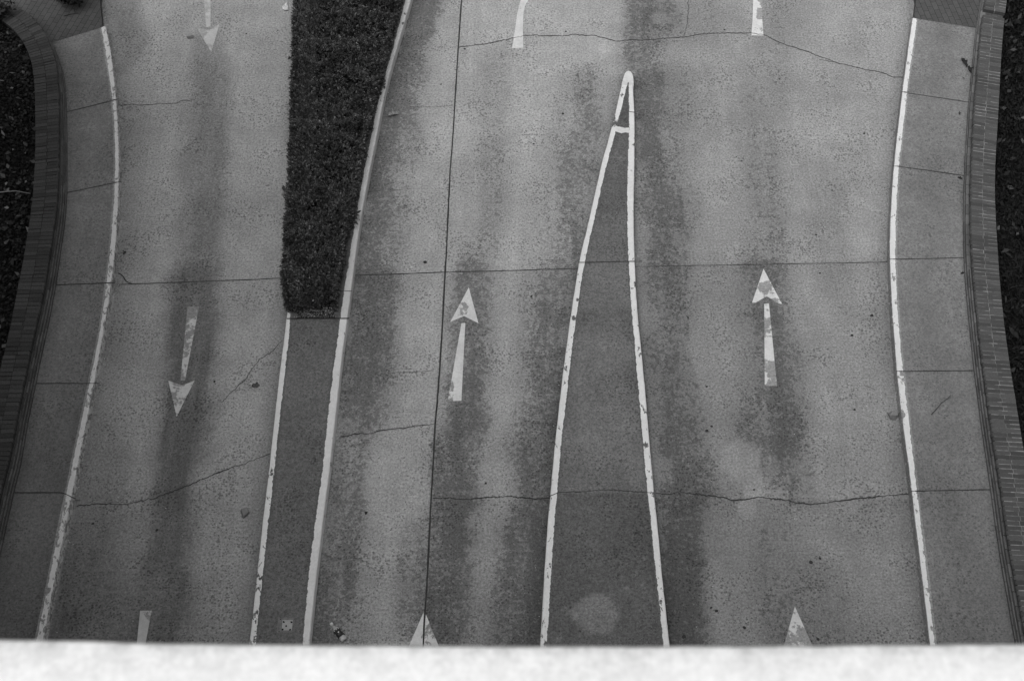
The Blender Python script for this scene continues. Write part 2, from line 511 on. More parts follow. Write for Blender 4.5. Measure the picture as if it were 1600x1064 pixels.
def mat_road_paint(name):
    k = NT(name)
    v, n3, n2, n4 = concrete_value(k, .37, .2, .3, .6)
    W = k.attr('wear')
    big = k.noise(3.4, 5, .55, None, .4)
    sm = k.noise(14, 6, .7)
    e = k.math('ADD', W, k.math('MULTIPLY', k.math('SUBTRACT', big, .5), 1.5))
    e = k.math('ADD', e, k.math('MULTIPLY', k.math('SUBTRACT', sm, .5), .9))
    gone = k.ramp(e, .47, .56)
    white = k.math('MULTIPLY', k.ramp(k.noise(30, 5, .7), .3, .7, .70, .86, False), k.ramp(n4, .3, .7, .92, 1.03, False))
    white = k.math('MULTIPLY', white, k.attr('dirt'))
    white = k.math('MULTIPLY', white, k.ramp(k.noise(5.0, 7, .75), .35, .65, .84, 1.04, False))
    val = k.mix(gone, white, v)
    return k.finish(val, .7, gone, -.3, .002)


def mat_kerb(name, base=.28, inner=1.0):
    """concrete kerb; UV v runs across it (0 outer edge of the top, 1 where the painters stopped, below 0 the face)"""
    k = NT(name)
    v, n3, n2, n4 = concrete_value(k, base, .4, .6, .8)
    sep = k.t.nodes.new('ShaderNodeSeparateXYZ')
    k.t.links.new(k.co.outputs['UV'], sep.inputs[0])
    across = sep.outputs[1]
    W, F = k.attr('wear'), k.attr('face')
    ragged = k.noise(9.0, 6, .74)
    lim = k.math('ADD', 1.0, k.math('MULTIPLY', k.math('SUBTRACT', ragged, .5), .95))
    top = k.math('GREATER_THAN', lim, across)
    chips = k.noise(11, 6, .68, k.coord(1, .55, 1), .3)
    big = k.noise(1.1, 3, .5)
    e = k.math('ADD', W, k.math('MULTIPLY', k.math('SUBTRACT', chips, .5), 1.9))
    e = k.math('ADD', e, k.math('MULTIPLY', k.math('SUBTRACT', big, .5), .5))
    chip = k.ramp(e, .55, .585)
    facep = k.math('GREATER_THAN', k.math('ADD', F, k.math('MULTIPLY', k.math('SUBTRACT', n2, .5), 1.0)), .5)
    isface = k.math('LESS_THAN', across, -.02)
    paint = k.mix(isface, top, facep)
    paint = k.math('MULTIPLY', paint, k.math('SUBTRACT', 1.0, chip))
    cut = k.attr('cut')
    white = k.math('MULTIPLY', k.ramp(k.noise(24, 5, .7), .3, .7, .74, .88, False), k.ramp(n4, .3, .7, .93, 1.03, False))
    white = k.math('MULTIPLY', white, k.attr('dirt'))
    val = k.mix(paint, v, white)
    return k.finish(val, .65, paint, .3, .003)


def mat_plain(name, v, rough=.7, var=.2, scale=20, spec=.3, bump=.2):
    k = NT(name)
    n = k.noise(scale, 5, .65)
    val = k.math('MULTIPLY', k.ramp(n, .3, .7, 1 - var, 1 + var, False), v)
    return k.finish(val, rough, n, bump, .004, spec)


def mat_tone(name, v, rough=.7, spec=.3, var=.25, scale=30):
    """value times the per-piece 'tone' attribute"""
    k = NT(name)
    n = k.noise(scale, 4, .65)
    val = k.math('MULTIPLY', k.ramp(n, .3, .7, 1 - var, 1 + var, False), v)
    val = k.math('MULTIPLY', val, k.attr('tone'))
    return k.finish(val, rough, n, .2, .003, spec)


def mat_leaf(name, v, rough=.5, spec=.4, trans=.15):
    k = NT(name)
    val = k.math('MULTIPLY', k.attr('tone'), v)
    k.finish(val, rough, None, spec=spec)
    return k.m


def mat_pavers(name, v):
    k = NT(name)
    br = k.t.nodes.new('ShaderNodeTexBrick')
    k.t.links.new(k.co.outputs['UV'], br.inputs['Vector'])
    br.inputs['Color1'].default_value = (v * .9, v * .9, v * .9, 1)
    br.inputs['Color2'].default_value = (v * 1.12, v * 1.12, v * 1.12, 1)
    br.inputs['Mortar'].default_value = (.02, .02, .02, 1)
    br.inputs['Scale'].default_value = 1.0
    br.inputs['Mortar Size'].default_value = .004
    br.inputs['Mortar Smooth'].default_value = .2
    br.inputs['Brick Width'].default_value = .205
    br.inputs['Row Height'].default_value = .1
    bw = k.t.nodes.new('ShaderNodeRGBToBW')
    k.t.links.new(br.outputs[0], bw.inputs[0])
    n = k.noise(35, 5, .7)
    n2 = k.noise(1.6, 4, .6)
    val = k.math('MULTIPLY', bw.outputs[0], k.ramp(n, .3, .7, .82, 1.18, False))
    val = k.math('MULTIPLY', val, k.ramp(n2, .3, .7, .82, 1.12, False))
    inv = k.math('SUBTRACT', 1.0, br.outputs['Fac'])
    return k.finish(val, .85, inv, .5, .004)


M_road = mat_concrete('road_concrete', .315)
M_walk = mat_concrete('sidewalk_concrete', .215, pits=.7, mott=.8)
M_infill = mat_concrete('island_concrete', .178, pits=.9, mott=1.0)
M_kerb = mat_kerb('painted_kerb')
M_kerb_dark = mat_kerb('painted_island_kerb', .13)
M_paint = mat_road_paint('road_paint')
M_crack = mat_plain('crack_dirt', .034, .95, .4, 40)
M_joint = mat_plain('joint_filler', .05, .9, .5, 12)
M_gum = mat_plain('old_gum', .03, .8, .3)
M_brick = mat_tone('brick', .080, .85, .25, .22, 60)
M_mortar = mat_tone('mortar', .24, .9, .2, .45, 14)
M_brick_dark = mat_tone('dark_brick', .070, .85, .25, .3, 45)
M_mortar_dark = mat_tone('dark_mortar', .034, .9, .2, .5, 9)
M_pavers = mat_pavers('brick_pavers', .085)
M_soil = mat_plain('bed_soil', .012, .95, .6, 9)
M_leaf_hedge = mat_leaf('hedge_leaf', .064, .36, .6)
M_twig = mat_plain('twig_bark', .06, .8, .3, 30)
M_twig_pale = mat_plain('dry_twig', .30, .8, .2, 30)
M_ivy = mat_leaf('ivy_leaf', .014, .55, .25)
M_litter = mat_leaf('dry_litter', .085, .75, .2)
M_grass = mat_leaf('grass_blade', .018, .6, .3)
M_dead_dark = mat_plain('dark_dead_leaf', .035, .7, .5, 60)
M_dead = mat_plain('dry_leaf', .34, .75, .45, 70)
M_dead_mid = mat_plain('brown_dead_leaf', .09, .7, .45, 70)
M_paper = mat_plain('white_paper', .78, .8, .06, 40)
M_stone = mat_plain('chunk_concrete', .22, .9, .2, 30)
M_ledge = None
M_facade = mat_plain('facade_concrete', .14, .85, .15, 2)
M_glass = mat_plain('window_glass', .03, .12, .1, 2, .5, 0)
M_metal = mat_plain('galvanised_plate', .40, .55, .12, 25, .5)
M_grout = mat_plain('grout_pad', .20, .9, .3, 30)
M_hole = mat_plain('bolt_hole', .006, .9, .1)
M_bottle = mat_plain('clear_plastic', .50, .25, .3, 30, .5)
M_cap = mat_plain('white_cap', .75, .4, .05, 10)
M_label = mat_plain('black_label', .03, .35, .2, 10)
M_print = mat_plain('label_print', .8, .5, .05, 10)


def concrete_attrs(V, stain=True, tone=1.0):
    X, Y = V[:, 0], V[:, 1]
    return {'stain': band_field(X, Y) if stain else np.zeros(len(X)), 'grime': grime_shade_field(X, Y) if stain else np.zeros(len(X)),
            'tone': slab_light_tone(X, Y) * tone if stain else np.full(len(X), tone), 'patch': patch_field(X, Y) if stain else np.zeros(len(X)),
            'mot': np.where(X < ML_out(Y) + .1, .55, 1.0) if stain else np.ones(len(X))}


# ------------------------------------------------------------------ ribbons (sawn joints, cracks) as lists of verts/faces


def ribbon(pts, w, z, jit=0.0, step=.05, seed=1, wvar=.0):
    """pts world xy polyline -> verts, faces of a thin strip"""
    P = np.array(pts, float)
    seg = np.hypot(*(P[1:] - P[:-1]).T)
    s = np.concatenate([[0], np.cumsum(seg)])
    n = max(2, int(s[-1] / step))
    q = np.linspace(0, s[-1], n)
    x = np.interp(q, s, P[:, 0])
    y = np.interp(q, s, P[:, 1])
    tx, ty = np.gradient(x), np.gradient(y)
    l = np.hypot(tx, ty)
    nx, ny = -ty / l, tx / l
    if jit:
        r = np.random.default_rng(seed)
        o = (fbm(q, q * 0 + seed, 3.1, 5, seed) - .5) * 2.2 * jit + r.normal(0, jit * .28, n)
        o[0] = o[-1] = 0
        x, y = x + nx * o, y + ny * o
    ww = w * (1 + wvar * (fbm(q, q * 0 + seed * 2, 5, 3, seed + 5) - .5) * 2) * .5
    V, F = [], []
    for i in range(n):
        V.append((x[i] + nx[i] * ww[i], y[i] + ny[i] * ww[i], z))
        V.append((x[i] - nx[i] * ww[i], y[i] - ny[i] * ww[i], z))
    for i in range(n - 1):
        F.append((2 * i, 2 * i + 1, 2 * i + 3, 2 * i + 2))
    return V, F


def pxw(pts, z=0.0):
    return [gp(x, y, z) for x, y in pts]


def disc(px, py, r, z, n=9, seed=0):
    c = gp(px, py, z)
    rr = np.random.default_rng(seed + int(px))
    V = [(c[0] + math.cos(a) * r * k, c[1] + math.sin(a) * r * k, z) for a, k in zip(np.linspace(0, 2 * math.pi, n, endpoint=False), rr.uniform(.7, 1.25, n))]
    return V, [tuple(range(n))]


def grid_mesh(xs, ys, z):
    X, Y = np.meshgrid(xs, ys)
    V = np.stack([X.ravel(), Y.ravel(), np.full(X.size, z)], 1)
    nx, ny = len(xs), len(ys)
    i = np.arange(nx * ny).reshape(ny, nx)
    F = np.stack([i[:-1, :-1], i[:-1, 1:], i[1:, 1:], i[1:, :-1]], -1).reshape(-1, 4)
    return V, F


def strip_mesh(left, right, y0, y1, z, nx, step):
    """sheet between two lines"""
    ys = np.linspace(y0, y1, max(2, int((y1 - y0) / step)))
    t = np.linspace(0, 1, nx)
    L, Rr = left(ys), right(ys)
    X = L[:, None] * (1 - t) + Rr[:, None] * t
    Y = np.repeat(ys[:, None], nx, 1)
    V = np.stack([X.ravel(), Y.ravel(), np.full(X.size, z)], 1)
    i = np.arange(X.size).reshape(len(ys), nx)
    F = np.stack([i[:-1, :-1], i[:-1, 1:], i[1:, 1:], i[1:, :-1]], -1).reshape(-1, 4)
    return V, F


class Bag:
    def __init__(self, V=(), F=()):
        self.V = [tuple(v) for v in V]
        self.F = [tuple(int(a) for a in f) for f in F]
        self.M = [0] * len(self.F)

    def add(self, VF, mi):
        V, F = VF
        o = len(self.V)
        self.V += [tuple(v) for v in V]
        self.F += [tuple(int(a) + o for a in f) for f in F]
        self.M += [mi] * len(F)


# ------------------------------------------------------------------ the ground far around and the road
V, F = grid_mesh(np.linspace(-150, 150, 7), np.linspace(-150, 150, 7), -0.03)
tag(mesh_obj('ground', V, F, M_soil), 'dark ground far around the driveway', kind='structure')

V, F = grid_mesh(np.arange(-8.6, 8.61, .06), np.arange(Y_NEAR, Y_FAR, .06), 0)
road_bag = Bag(V, F)
road_bag.add(ribbon(pxw(JOINT_LONG_PX), .025, .0075, .004, .08, 3, .35), 1)
road_bag.add(ribbon(pxw([(182.5,445),(290,441),(400,437),(470,433)]), .017, .004, .003, .06, 4, .5), 1)
road_bag.add(ribbon(pxw([(545,430.5),(620,428.5),(695,425.5),(800,423),(905,420)]), .017, .004, .003, .06, 5, .5), 1)
road_bag.add(ribbon(pxw([(992,417),(1100,415),(1200,413.3),(1300,411.5),(1390,409.8)]), .013, .004, .003, .06, 6, .5), 1)
CR = [
    ([(716,75),(740,71),(760,69),(800,60),(830,56),(880,57),(900,54),(930,56),(960,65),(1000,63),(1040,61),(1070,59),(1095,54),(1140,52),(1175,52),(1195,56),(1215,66),(1240,74),(1280,88),(1310,100),(1345,108),(1380,115),(1395,121),(1412,122)], .014),
    ([(1076,-20),(1075,10),(1073,38),(1069,57)], .008),
    ([(187,165),(205,164),(222,166),(245,163),(273,163),(283,158),(305,157)], .010),
    ([(120,791),(150,787),(192,788),(205,785),(240,779),(262,770),(285,762),(305,753),(325,745),(350,735),(372,727),(395,719),(422,709)], .014),
    ([(440,533),(425,550),(405,562),(400,570),(385,590),(365,610),(348,628)], .009),
    ([(532,682),(555,678),(575,677),(595,672),(620,671),(640,668),(678,663)], .013),
    ([(590,586),(630,583),(678,579)], .006),
    ([(676,779),(700,778),(730,780),(760,777),(790,775),(800,776),(830,778),(860,778)], .014),
    ([(1024,770),(1045,772),(1060,768),(1100,773),(1125,776),(1145,781),(1165,781),(1180,776),(1200,778),(1220,779),(1240,785),(1265,789),(1290,786),(1320,782),(1350,778),(1380,775),(1419,772)], .016),
    ([(184,427),(192,430),(198,440),(207,444)], .016),
    ([(640,169),(685,167),(709,166)], .007),
    ([(560,302),(600,297),(640,296)], .005),
    ([(1280,94),(1300,97),(1316,101)], .007),
]
for i, (p, w) in enumerate(CR):
    road_bag.add(ribbon(pxw(p), w, .0065, .022, .035, 20 + i, .75), 2)
for (x, y, r) in [(664,410,.03),(880,178,.025),(1104,604,.022),(1104,673,.028),(1112,666,.02),(1178,765,.02),(572,801,.025),(1331,524,.025),(1281,427,.02),(1350,209,.02),(1119,954,.025),(1111,949,.018),(1163,980,.025),(1278,998,.022),(1281,427,.018),(1075,496,.02),(689,132,.016),(1132,47,.02),(834,225,.018),(1159,252,.016),(884,50,.02),(1268,179,.014),(1275,367,.018),(335,596,.02),(830,463,.02),(1218,124,.016),(245,828,.022),(726,77,.022),(1335,640,.02),(986,990,.025),(1362,493,.03),(1069,994,.03),(759,755,.018),(1267,878,.025),(1281,872,.02),(145,818,.02),(246,107,.015),(385,53,.015),(434,48,.015)]:
    road_bag.add(disc(x, y, r, .0035, 9, int(y)), 3)
RV = np.array(road_bag.V)
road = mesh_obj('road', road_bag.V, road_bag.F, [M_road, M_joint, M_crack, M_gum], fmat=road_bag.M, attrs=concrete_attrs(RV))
tag(road, 'stained grey concrete driveway with three lanes and sawn joints', kind='structure')

# painted arrows, each a part of the road


def subdiv_poly(pts, cuts=3):
    bm = bmesh.new()
    vs = [bm.verts.new((x, y, 0)) for x, y in pts]
    bm.faces.new(vs)
    bmesh.ops.triangulate(bm, faces=bm.faces[:])
    for _ in range(cuts):
        long = [e for e in bm.edges if e.calc_length() > 5]
        if not long:
            break
        bmesh.ops.subdivide_edges(bm, edges=long, cuts=1)
        bmesh.ops.triangulate(bm, faces=bm.faces[:])
    bm.verts.index_update()
    V = [(v.co.x, v.co.y) for v in bm.verts]
    F = [[v.index for v in f.verts] for f in bm.faces]
    bm.free()
    return V, F


def arrow(polys, wear, label, tone=1.0, film=1.0, z=.005):
    V, F, W = [], [], []
    for poly in polys:
        v, f = subdiv_poly(poly, 5)
        o = len(V)
        for (x, y) in v:
            wx, wy = gp(x, y, z)
            V.append((wx, wy, z))
            W.append(wear(x, y))
        F += [[a + o for a in q] for q in f]
    A = np.array(V)
    at = concrete_attrs(A)
    at['stain'] *= .35
    at['wear'] = np.array(W)
    at['dirt'] = np.full(len(V), tone)
    at['tone'] = np.full(len(V), film)
    # faces must look up
    F2 = []
    for q in F:
        a, b, c = [A[i] for i in q[:3]]
        F2.append(q if np.cross(b - a, c - a)[2] > 0 else q[::-1])
    ob = mesh_obj('painted_arrow', V, F2, M_paint, parent=road, attrs=at)
    tag(ob, label)
    return ob


arrow([[(1193,420),(1222,475),(1216,474),(1198,463),(1181,473),(1175,473)], [(1194,475),(1201.5,474),(1214,603),(1195,603)]],
      lambda x, y: (.62 if (y > 565 and x > 1199) else .42) if y > 474 else (.50 if (440 < y < 472 and 1186 < x < 1214) else .40),
      'worn white arrow pointing up the right lane')
arrow([[(732.5,449),(747.5,505),(725,494),(703.5,503)], [(721,505),(727,504.5),(721,626),(699.5,627)]],
      lambda x, y: (.20 if y < 590 or x > 709 else .56) if y > 504 else (.50 if (472 < y < 494 and 715 < x < 731) else .24),
      'crisp white arrow pointing up the middle lane')
arrow([[(293,479),(311,479),(289,594.5),(282,594.5)], [(263,594.5),(285,602),(304,594.5),(276,651)]],
      lambda x, y: .56 if y < 520 else .46, 'speckled white arrow pointing down the left lane beside the median', .80, .92)
arrow([[(312,-70),(329,-70),(329,43),(322.5,43)], [(308,45),(327,47),(343,38),(330,82)]],
      lambda x, y: .46 if y < 43 else .49, 'faded grey arrow pointing down the left lane at the top edge', .82, 1.34)
arrow([[(219,953.5),(237,953.5),(226,1012),(222,1040),(209,1040),(213,1012)]],
      lambda x, y: .33, 'tail of the arrow starting below the long left lane crack', .72)
arrow([[(663,953),(690,1020),(684,1020),(664,1013),(640,1018),(635,1018)], [(658,1022),(668,1022),(664,1090),(648,1090)]],
      lambda x, y: .36 if x < 663 else .55, 'arrow tip straddling the lengthwise joint at the parapet')
arrow([[(1242,947),(1274,1018),(1250,1013),(1222,1018)], [(1238,1022),(1249,1022),(1258,1090),(1236,1090)]],
      lambda x, y: .34 if y < 970 else .54, 'worn arrow tip in the right lane at the parapet', .9)
arrow([[(800,76),(817.5,75),(817,45),(818,20),(821,8),(828,-3),(845,-16),(870,-26),(868,-34),(840,-27),(824,-14),(813,2),(808,22),(805,45)]],
      lambda x, y: .22, 'curved white tail of a turn arrow in the middle lane')
arrow([[(1174,56),(1193,56),(1191,30),(1189,-40),(1178,-40),(1176,30)]],
      lambda x, y: .28 if x < 1182 or y > 30 else .62, 'straight worn white arrow tail crossed by the crack')

# ------------------------------------------------------------------ kerbs


def kerb_mesh(out, inn, side, y0, y1, extra, wear, face, name, mat, parent=None, ztop=KZ, step=.05, batter=.012, dirt=1.0, joints=()):
    """side +1: the road lies to the right (+x) of the kerb. out/inn give x(y)."""
    ys = np.linspace(y0, y1, int((y1 - y0) / step) + 1)
    V, F, UV, W, FA, D = [], [], [], [], [], []
    n = 0
    for y in ys:
        xo, xi = float(out(y)), float(inn(y))
        pw = abs(xo - xi) - batter
        pw = max(pw, .012)
        rr = min(.018, pw * .4)
        ch = (fbm(np.array([y]), np.array([side * 5.0]), 9, 4, 2)[0] - .5) * .008
        xo += ch
        prof = [(0, -.01, -1.0), (batter * .8, ztop - rr, -.2), (batter + rr * .35, ztop - rr * .25, .02), (batter + rr, ztop, .12),
                (batter + pw * .6, ztop, .6), (batter + pw, ztop, 1.0), (batter + pw + min(.04, extra), ztop, 1.6), (batter + pw + extra, ztop, 3.0),
                (batter + pw + extra + .004, ztop - .05, 4.0)]
        for (dx, z, v) in prof:
            V.append((xo - side * dx, y, z))
            UV.append((y, v))
            W.append(wear(y) if callable(wear) else wear)
            FA.append(face)
            D.append(dirt(y) if callable(dirt) else dirt)
        n = len(prof)
    for i in range(len(ys) - 1):
        for j in range(n - 1):
            a, b, c, d = i * n + j, i * n + j + 1, (i + 1) * n + j + 1, (i + 1) * n + j
            F.append((a, b, c, d) if side < 0 else (a, d, c, b))
    # end caps
    F.append(tuple(range(n)) if side > 0 else tuple(range(n))[::-1])
    e = (len(ys) - 1) * n
    F.append(tuple(range(e, e + n))[::-1] if side > 0 else tuple(range(e, e + n)))
    bag = Bag(V, F)
    for yj in joints:
        xo, xi = float(out(yj)) + side * .002, float(inn(yj))
        bag.add(ribbon([(xo, yj), (xi - side * extra, yj)], .010, ztop + .003, 0, .05), 1)
    nv = len(bag.V)
    pad = nv - len(V)
    A = np.array(bag.V)
    at = concrete_attrs(A, False)
    at['wear'] = np.array(W + [0] * pad)
    at['face'] = np.array(FA + [0] * pad)
    at['dirt'] = np.array(D + [1] * pad)
    return mesh_obj(name, bag.V, bag.F, [mat, M_crack], parent, fmat=bag.M, attrs=at, uv=UV + [(0, 0)] * pad, smooth=False)


def rowy(px, py, z=KZ):
    return gp(px, py, z)[1]


# left sidewalk ------------------------------------------------------
yL_end = rowy(158, 42)
V, F = strip_mesh(lambda y: WL_base(y) - .05, lambda y: KL_in(y) - .01, Y_NEAR, yL_end, KZ - .004, 40, .06)
b = Bag(V, F)
LJ = [[(98,177),(186,155)], [(101,302),(190,284)], [(80,445.7),(180,442)], [(48,599),(156,599)], [(10,769.5),(96,769),(104,772),(118,779)], [(150,-10),(160,-12)]]
for i, p in enumerate(LJ[:5]):
    b.add(ribbon(pxw(p, KZ), .014, KZ + .003, .004, .05, 50 + i, .4), 1)
A = np.array(b.V)
at = concrete_attrs(A, False)
dL = A[:, 0] - WL_base(A[:, 1])
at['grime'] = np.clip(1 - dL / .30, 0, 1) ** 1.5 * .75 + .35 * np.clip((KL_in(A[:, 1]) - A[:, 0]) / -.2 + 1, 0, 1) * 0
at['stain'] = .30 * np.exp(-((dL - .25) / .12) ** 2) * (A[:, 1] > rowy(100, 300)) + .34 * np.clip(1 - np.abs(A[:, 0] - KL_in(A[:, 1])) / .3, 0, 1) * (A[:, 1] < rowy(100, 440))
at['tone'] = at['tone'] * np.interp(A[:, 1], [7, 10, 14], [.70, .80, .95])  # tone and lower stain carry the falloff of light towards the building
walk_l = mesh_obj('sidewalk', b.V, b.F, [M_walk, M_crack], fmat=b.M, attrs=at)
tag(walk_l, 'grey concrete sidewalk on the shaded left side', kind='structure')
kl = kerb_mesh(KL_base, KL_in, 1, Y_NEAR, yL_end, .03, lambda y: .47 if y < rowy(90, 780) else .43, .52, 'kerb', M_kerb, walk_l, dirt=.84,
               joints=[rowy(*p) for p in ((188,156),(188,285),(176,442),(150,599))])
tag(kl, 'left kerb with flaking white paint')

# right sidewalk -----------------------------------------------------
yR_end = rowy(1430, 28)
V, F = strip_mesh(lambda y: KR_in(y) + .01, lambda y: WR_base(y) + .05, Y_NEAR, yR_end, KZ - .004, 40, .06)
b = Bag(V, F)
for i, p in enumerate([[(1412,144.5),(1417,145.5),(1519,161)], [(1402,260.5),(1445,266),(1511,275.5)], [(1395,405.2),(1510,403)], [(1405,580.3),(1527,579)], [(1430,767),(1552,764.5)]]):
    b.add(ribbon(pxw(p, KZ), .014, KZ + .003, .004, .05, 60 + i, .4), 1)
A = np.array(b.V)
at = concrete_attrs(A, False)
dR = WR_base(A[:, 1]) - A[:, 0]
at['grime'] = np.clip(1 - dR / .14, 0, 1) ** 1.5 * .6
mid = np.exp(-(((dR - .62) / .32) ** 2))
at['stain'] = .30 * mid
at['tone'] = at['tone'] * np.interp(A[:, 1], [7, 9.5, 12], [.76, .92, 1.0])  # dimmer light near the building painted into the slab tone
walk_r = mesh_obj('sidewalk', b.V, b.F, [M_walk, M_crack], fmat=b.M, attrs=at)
tag(walk_r, 'pale concrete sidewalk along the right brick wall', kind='structure')
kr = kerb_mesh(KR_base, KR_in, -1, Y_NEAR, yR_end, .03, lambda y: .36, .40, 'kerb', M_kerb, walk_r, dirt=.95,
               joints=[rowy(*p) for p in ((1415,144),(1404,260),(1395,405),(1408,580),(1430,767))])
tag(kr, 'right kerb with ragged white paint edge')

# brick paving above the two sidewalks ---------------------------------


def paving(inner, outer, y0, y1, rot, name, label, flip):
    V, F = strip_mesh(inner, outer, y0, y1, KZ - .002, 12, .1)
    # close the road side down to the road
    ys = sorted(set(V[:, 1]))
    edge = (lambda y: outer(y)) if flip else (lambda y: inner(y))
    bag = Bag(V, F)
    W = []
    for y in ys:
        W.append((float(edge(y)), y, KZ - .002))
        W.append((float(edge(y)) + (.002 if flip else -.002), y, -.01))
    bag.add((W, [(2 * i, 2 * i + 1, 2 * i + 3, 2 * i + 2) for i in range(len(ys) - 1)]), 0)
    A = np.array(bag.V)
    c, s = math.cos(rot), math.sin(rot)
    uv = np.stack([A[:, 0] * s + A[:, 1] * c, A[:, 0] * c - A[:, 1] * s], 1)
    o = mesh_obj(name, bag.V, bag.F, M_pavers, uv=uv)
    tag(o, label, kind='structure')
    return o


yl0 = rowy(75, 64)
# the sidewalk ends on a slanting line; the paving starts along it
def slab_end_left(y): return y
pv = paving(lambda y: WL_base(y) - .3, lambda y: np.interp(y, [yL_end - .6, yL_end, yL_end + .75, Y_FAR], [gp(167,42)[0] - .02, gp(167,42)[0] - .02, gp(160,0)[0], gp(155,0)[0] - .3]),
            yL_end - .001, Y_FAR - .5, R(14), 'brick_paving', 'dark brick paving at the end of the left sidewalk', True)
pv2 = paving(lambda y: np.interp(y, [yR_end, yR_end + .5, Y_FAR], [gp(1423,28)[0], gp(1427,0)[0], gp(1427,0)[0] + .6]), lambda y: WR_base(y) + .05,
             yR_end - .001, Y_FAR - .5, R(-8), 'brick_paving', 'dark brick paving at the end of the right sidewalk', False)
# triangles of paving where the slab edge is cut at a slant
def tri(pts, rot):
    A = np.array([(*gp(x, y, KZ), KZ - .001) for x, y in pts])
    c, s = math.cos(rot), math.sin(rot)
    return A, np.stack([A[:, 0] * s + A[:, 1] * c, A[:, 0] * c - A[:, 1] * s], 1)
for src, pts, rot in ((pv, [(70,71),(78,68),(120,55),(161,42.5),(161,41),(60,41)], R(14)), (pv2, [(1426,27),(1425,28.5),(1477,36.5),(1532,45.5),(1534,27)], R(-8))):
    A, uv = tri(pts, rot)
    me = src.data
    bm = bmesh.new()
    bm.from_mesh(me)
    ul = bm.loops.layers.uv.active
    vs = [bm.verts.new(a + np.array([0, 0, .002])) for a in A]
    f = bm.faces.new(vs)
    for lp, u in zip(f.loops, uv):
        lp[ul].uv = u
    f.normal_update()
    if f.normal.z < 0:
        f.normal_flip()
    bm.to_mesh(me)
    bm.free()

# wedge-shaped traffic island -----------------------------------------
island = empty('traffic_island')
tag(island, 'wedge shaped raised concrete island outlined in white kerb paint', 'traffic island')
ytip = rowy(982, 124)
V, F = strip_mesh(lambda y: TL_out(y) + .02, lambda y: TR_out(y) - .02, Y_NEAR, rowy(982, 122), KZ - .006, 24, .05)
b = Bag(V, F)
b.add(ribbon(pxw([(904,410.3),(950,409.5),(992,408.5)], KZ), .014, KZ + .003, .003, .05, 70, .4), 1)
b.add(ribbon(pxw([(858,776),(870,771),(900,768),(935,765),(960,764),(990,767),(1022,769)], KZ), .010, KZ + .002, .02, .035, 71, .7), 1)
b.add(ribbon(pxw([(981,174),(986,175.5),(993,176)], KZ), .012, KZ + .003, .004, .03, 72, .4), 1)
A = np.array(b.V)
at = concrete_attrs(A, False)
at['stain'] = .55 * fbm(A[:, 0], A[:, 1], 1.8, 4, 61) ** 1.5
at['tone'] = 1.05 - .24 * (A[:, 1] < rowy(930, 768)) - .18 * (A[:, 1] > rowy(930, 330))
at['tone'] *= .85 + .3 * fbm(A[:, 0], A[:, 1], 1.5, 4, 8)
c = gp(932, 958, KZ)
rr = np.hypot(A[:, 0] - c[0], (A[:, 1] - c[1])) / .30 + (fbm(A[:, 0], A[:, 1], 4, 3, 5) - .5) * .3
at['patch'] = np.clip((1.02 - rr) / .1, 0, 1) * .8
at['tone'] = at['tone'] * (1 + .32 * at['patch'])
for (px, py, r) in [(979,920,.035),(999,912,.04),(997,898,.04),(1005,899,.035),(990,893,.03),(890,957,.03),(899,964,.03),(872,870,.03),(1007,870,.025),(998,885,.025),(1003,860,.03),(872,1000,.03),(883,950,.025),(962,240,.03),(968,246,.03)]:
    c = gp(px, py, KZ)
    q = np.clip((1.1 - np.hypot(A[:, 0] - c[0], A[:, 1] - c[1]) / r) / .5, 0, 1)
    at['tone'] = at['tone'] * (1 + .5 * q)
at['grime'] = .18 * np.clip(1 - np.minimum(A[:, 0] - TL_in(A[:, 1]), TR_in(A[:, 1]) - A[:, 0]) / .2, 0, 1)
mesh_obj('concrete_infill', b.V, b.F, [M_infill, M_crack], island, fmat=b.M, attrs=at)
brk = rowy(962, 190)
def wear_tl(y):
    if abs(y - brk) < .16:
        return .62
    return .30 if y > rowy(905, 440) else .36
kerb_mesh(TL_out, TL_in, -1, Y_NEAR, ytip, .02, wear_tl, .8, 'kerb', M_kerb_dark, island, step=.03, batter=.004, joints=[rowy(904, 410)])
kerb_mesh(TR_out, TR_in, 1, Y_NEAR, ytip, .02, lambda y: .29 if y > rowy(990, 440) else .35, .8, 'kerb', M_kerb_dark, island, step=.03, batter=.004, joints=[rowy(991, 409)])
# rounded painted nose
nose = [(971.2,132),(973.4,124.5),(974.6,120),(976.2,115.5),(978.8,112.4),(982,111.2),(985.2,112.4),(987.7,115.5),(989.1,120),(989.7,124.5),(990.1,134),(982.4,133),(982.2,129),(981.2,129),(979.5,134)]
V = [(*gp(x, y, KZ), KZ + .003) for x, y in nose] + [(*gp(x, y, KZ), -.01) for x, y in nose]
n = len(nose)
F = [tuple(range(n))] + [(i, i + n, (i + 1) % n + n, (i + 1) % n) for i in range(n)]
A = np.array(V)
at = concrete_attrs(A, False)
at['wear'] = np.full(len(A), .05)
at['dirt'] = np.ones(len(A))
no = mesh_obj('painted_nose', V, F, M_paint, island, attrs=at)
bm = bmesh.new(); bm.from_mesh(no.data); bmesh.ops.recalc_face_normals(bm, faces=bm.faces[:]); bm.to_mesh(no.data); bm.free()
# the painted band across the wedge
v, f = subdiv_poly([(961,197.5),(968,198.5),(976,200.5),(983,200),(983,208.5),(977,207.5),(971,209),(962,206)], 3)
cb = [(*gp(x, y, KZ), KZ + .004) for x, y in v]
A = np.array(cb)
at = concrete_attrs(A, False)
at['wear'] = np.full(len(A), .22)
at['dirt'] = np.ones(len(A))
f = [q if np.cross(A[q[1]] - A[q[0]], A[q[2]] - A[q[0]])[2] > 0 else q[::-1] for q in f]
mesh_obj('painted_band', cb, f, M_paint, island, attrs=at)

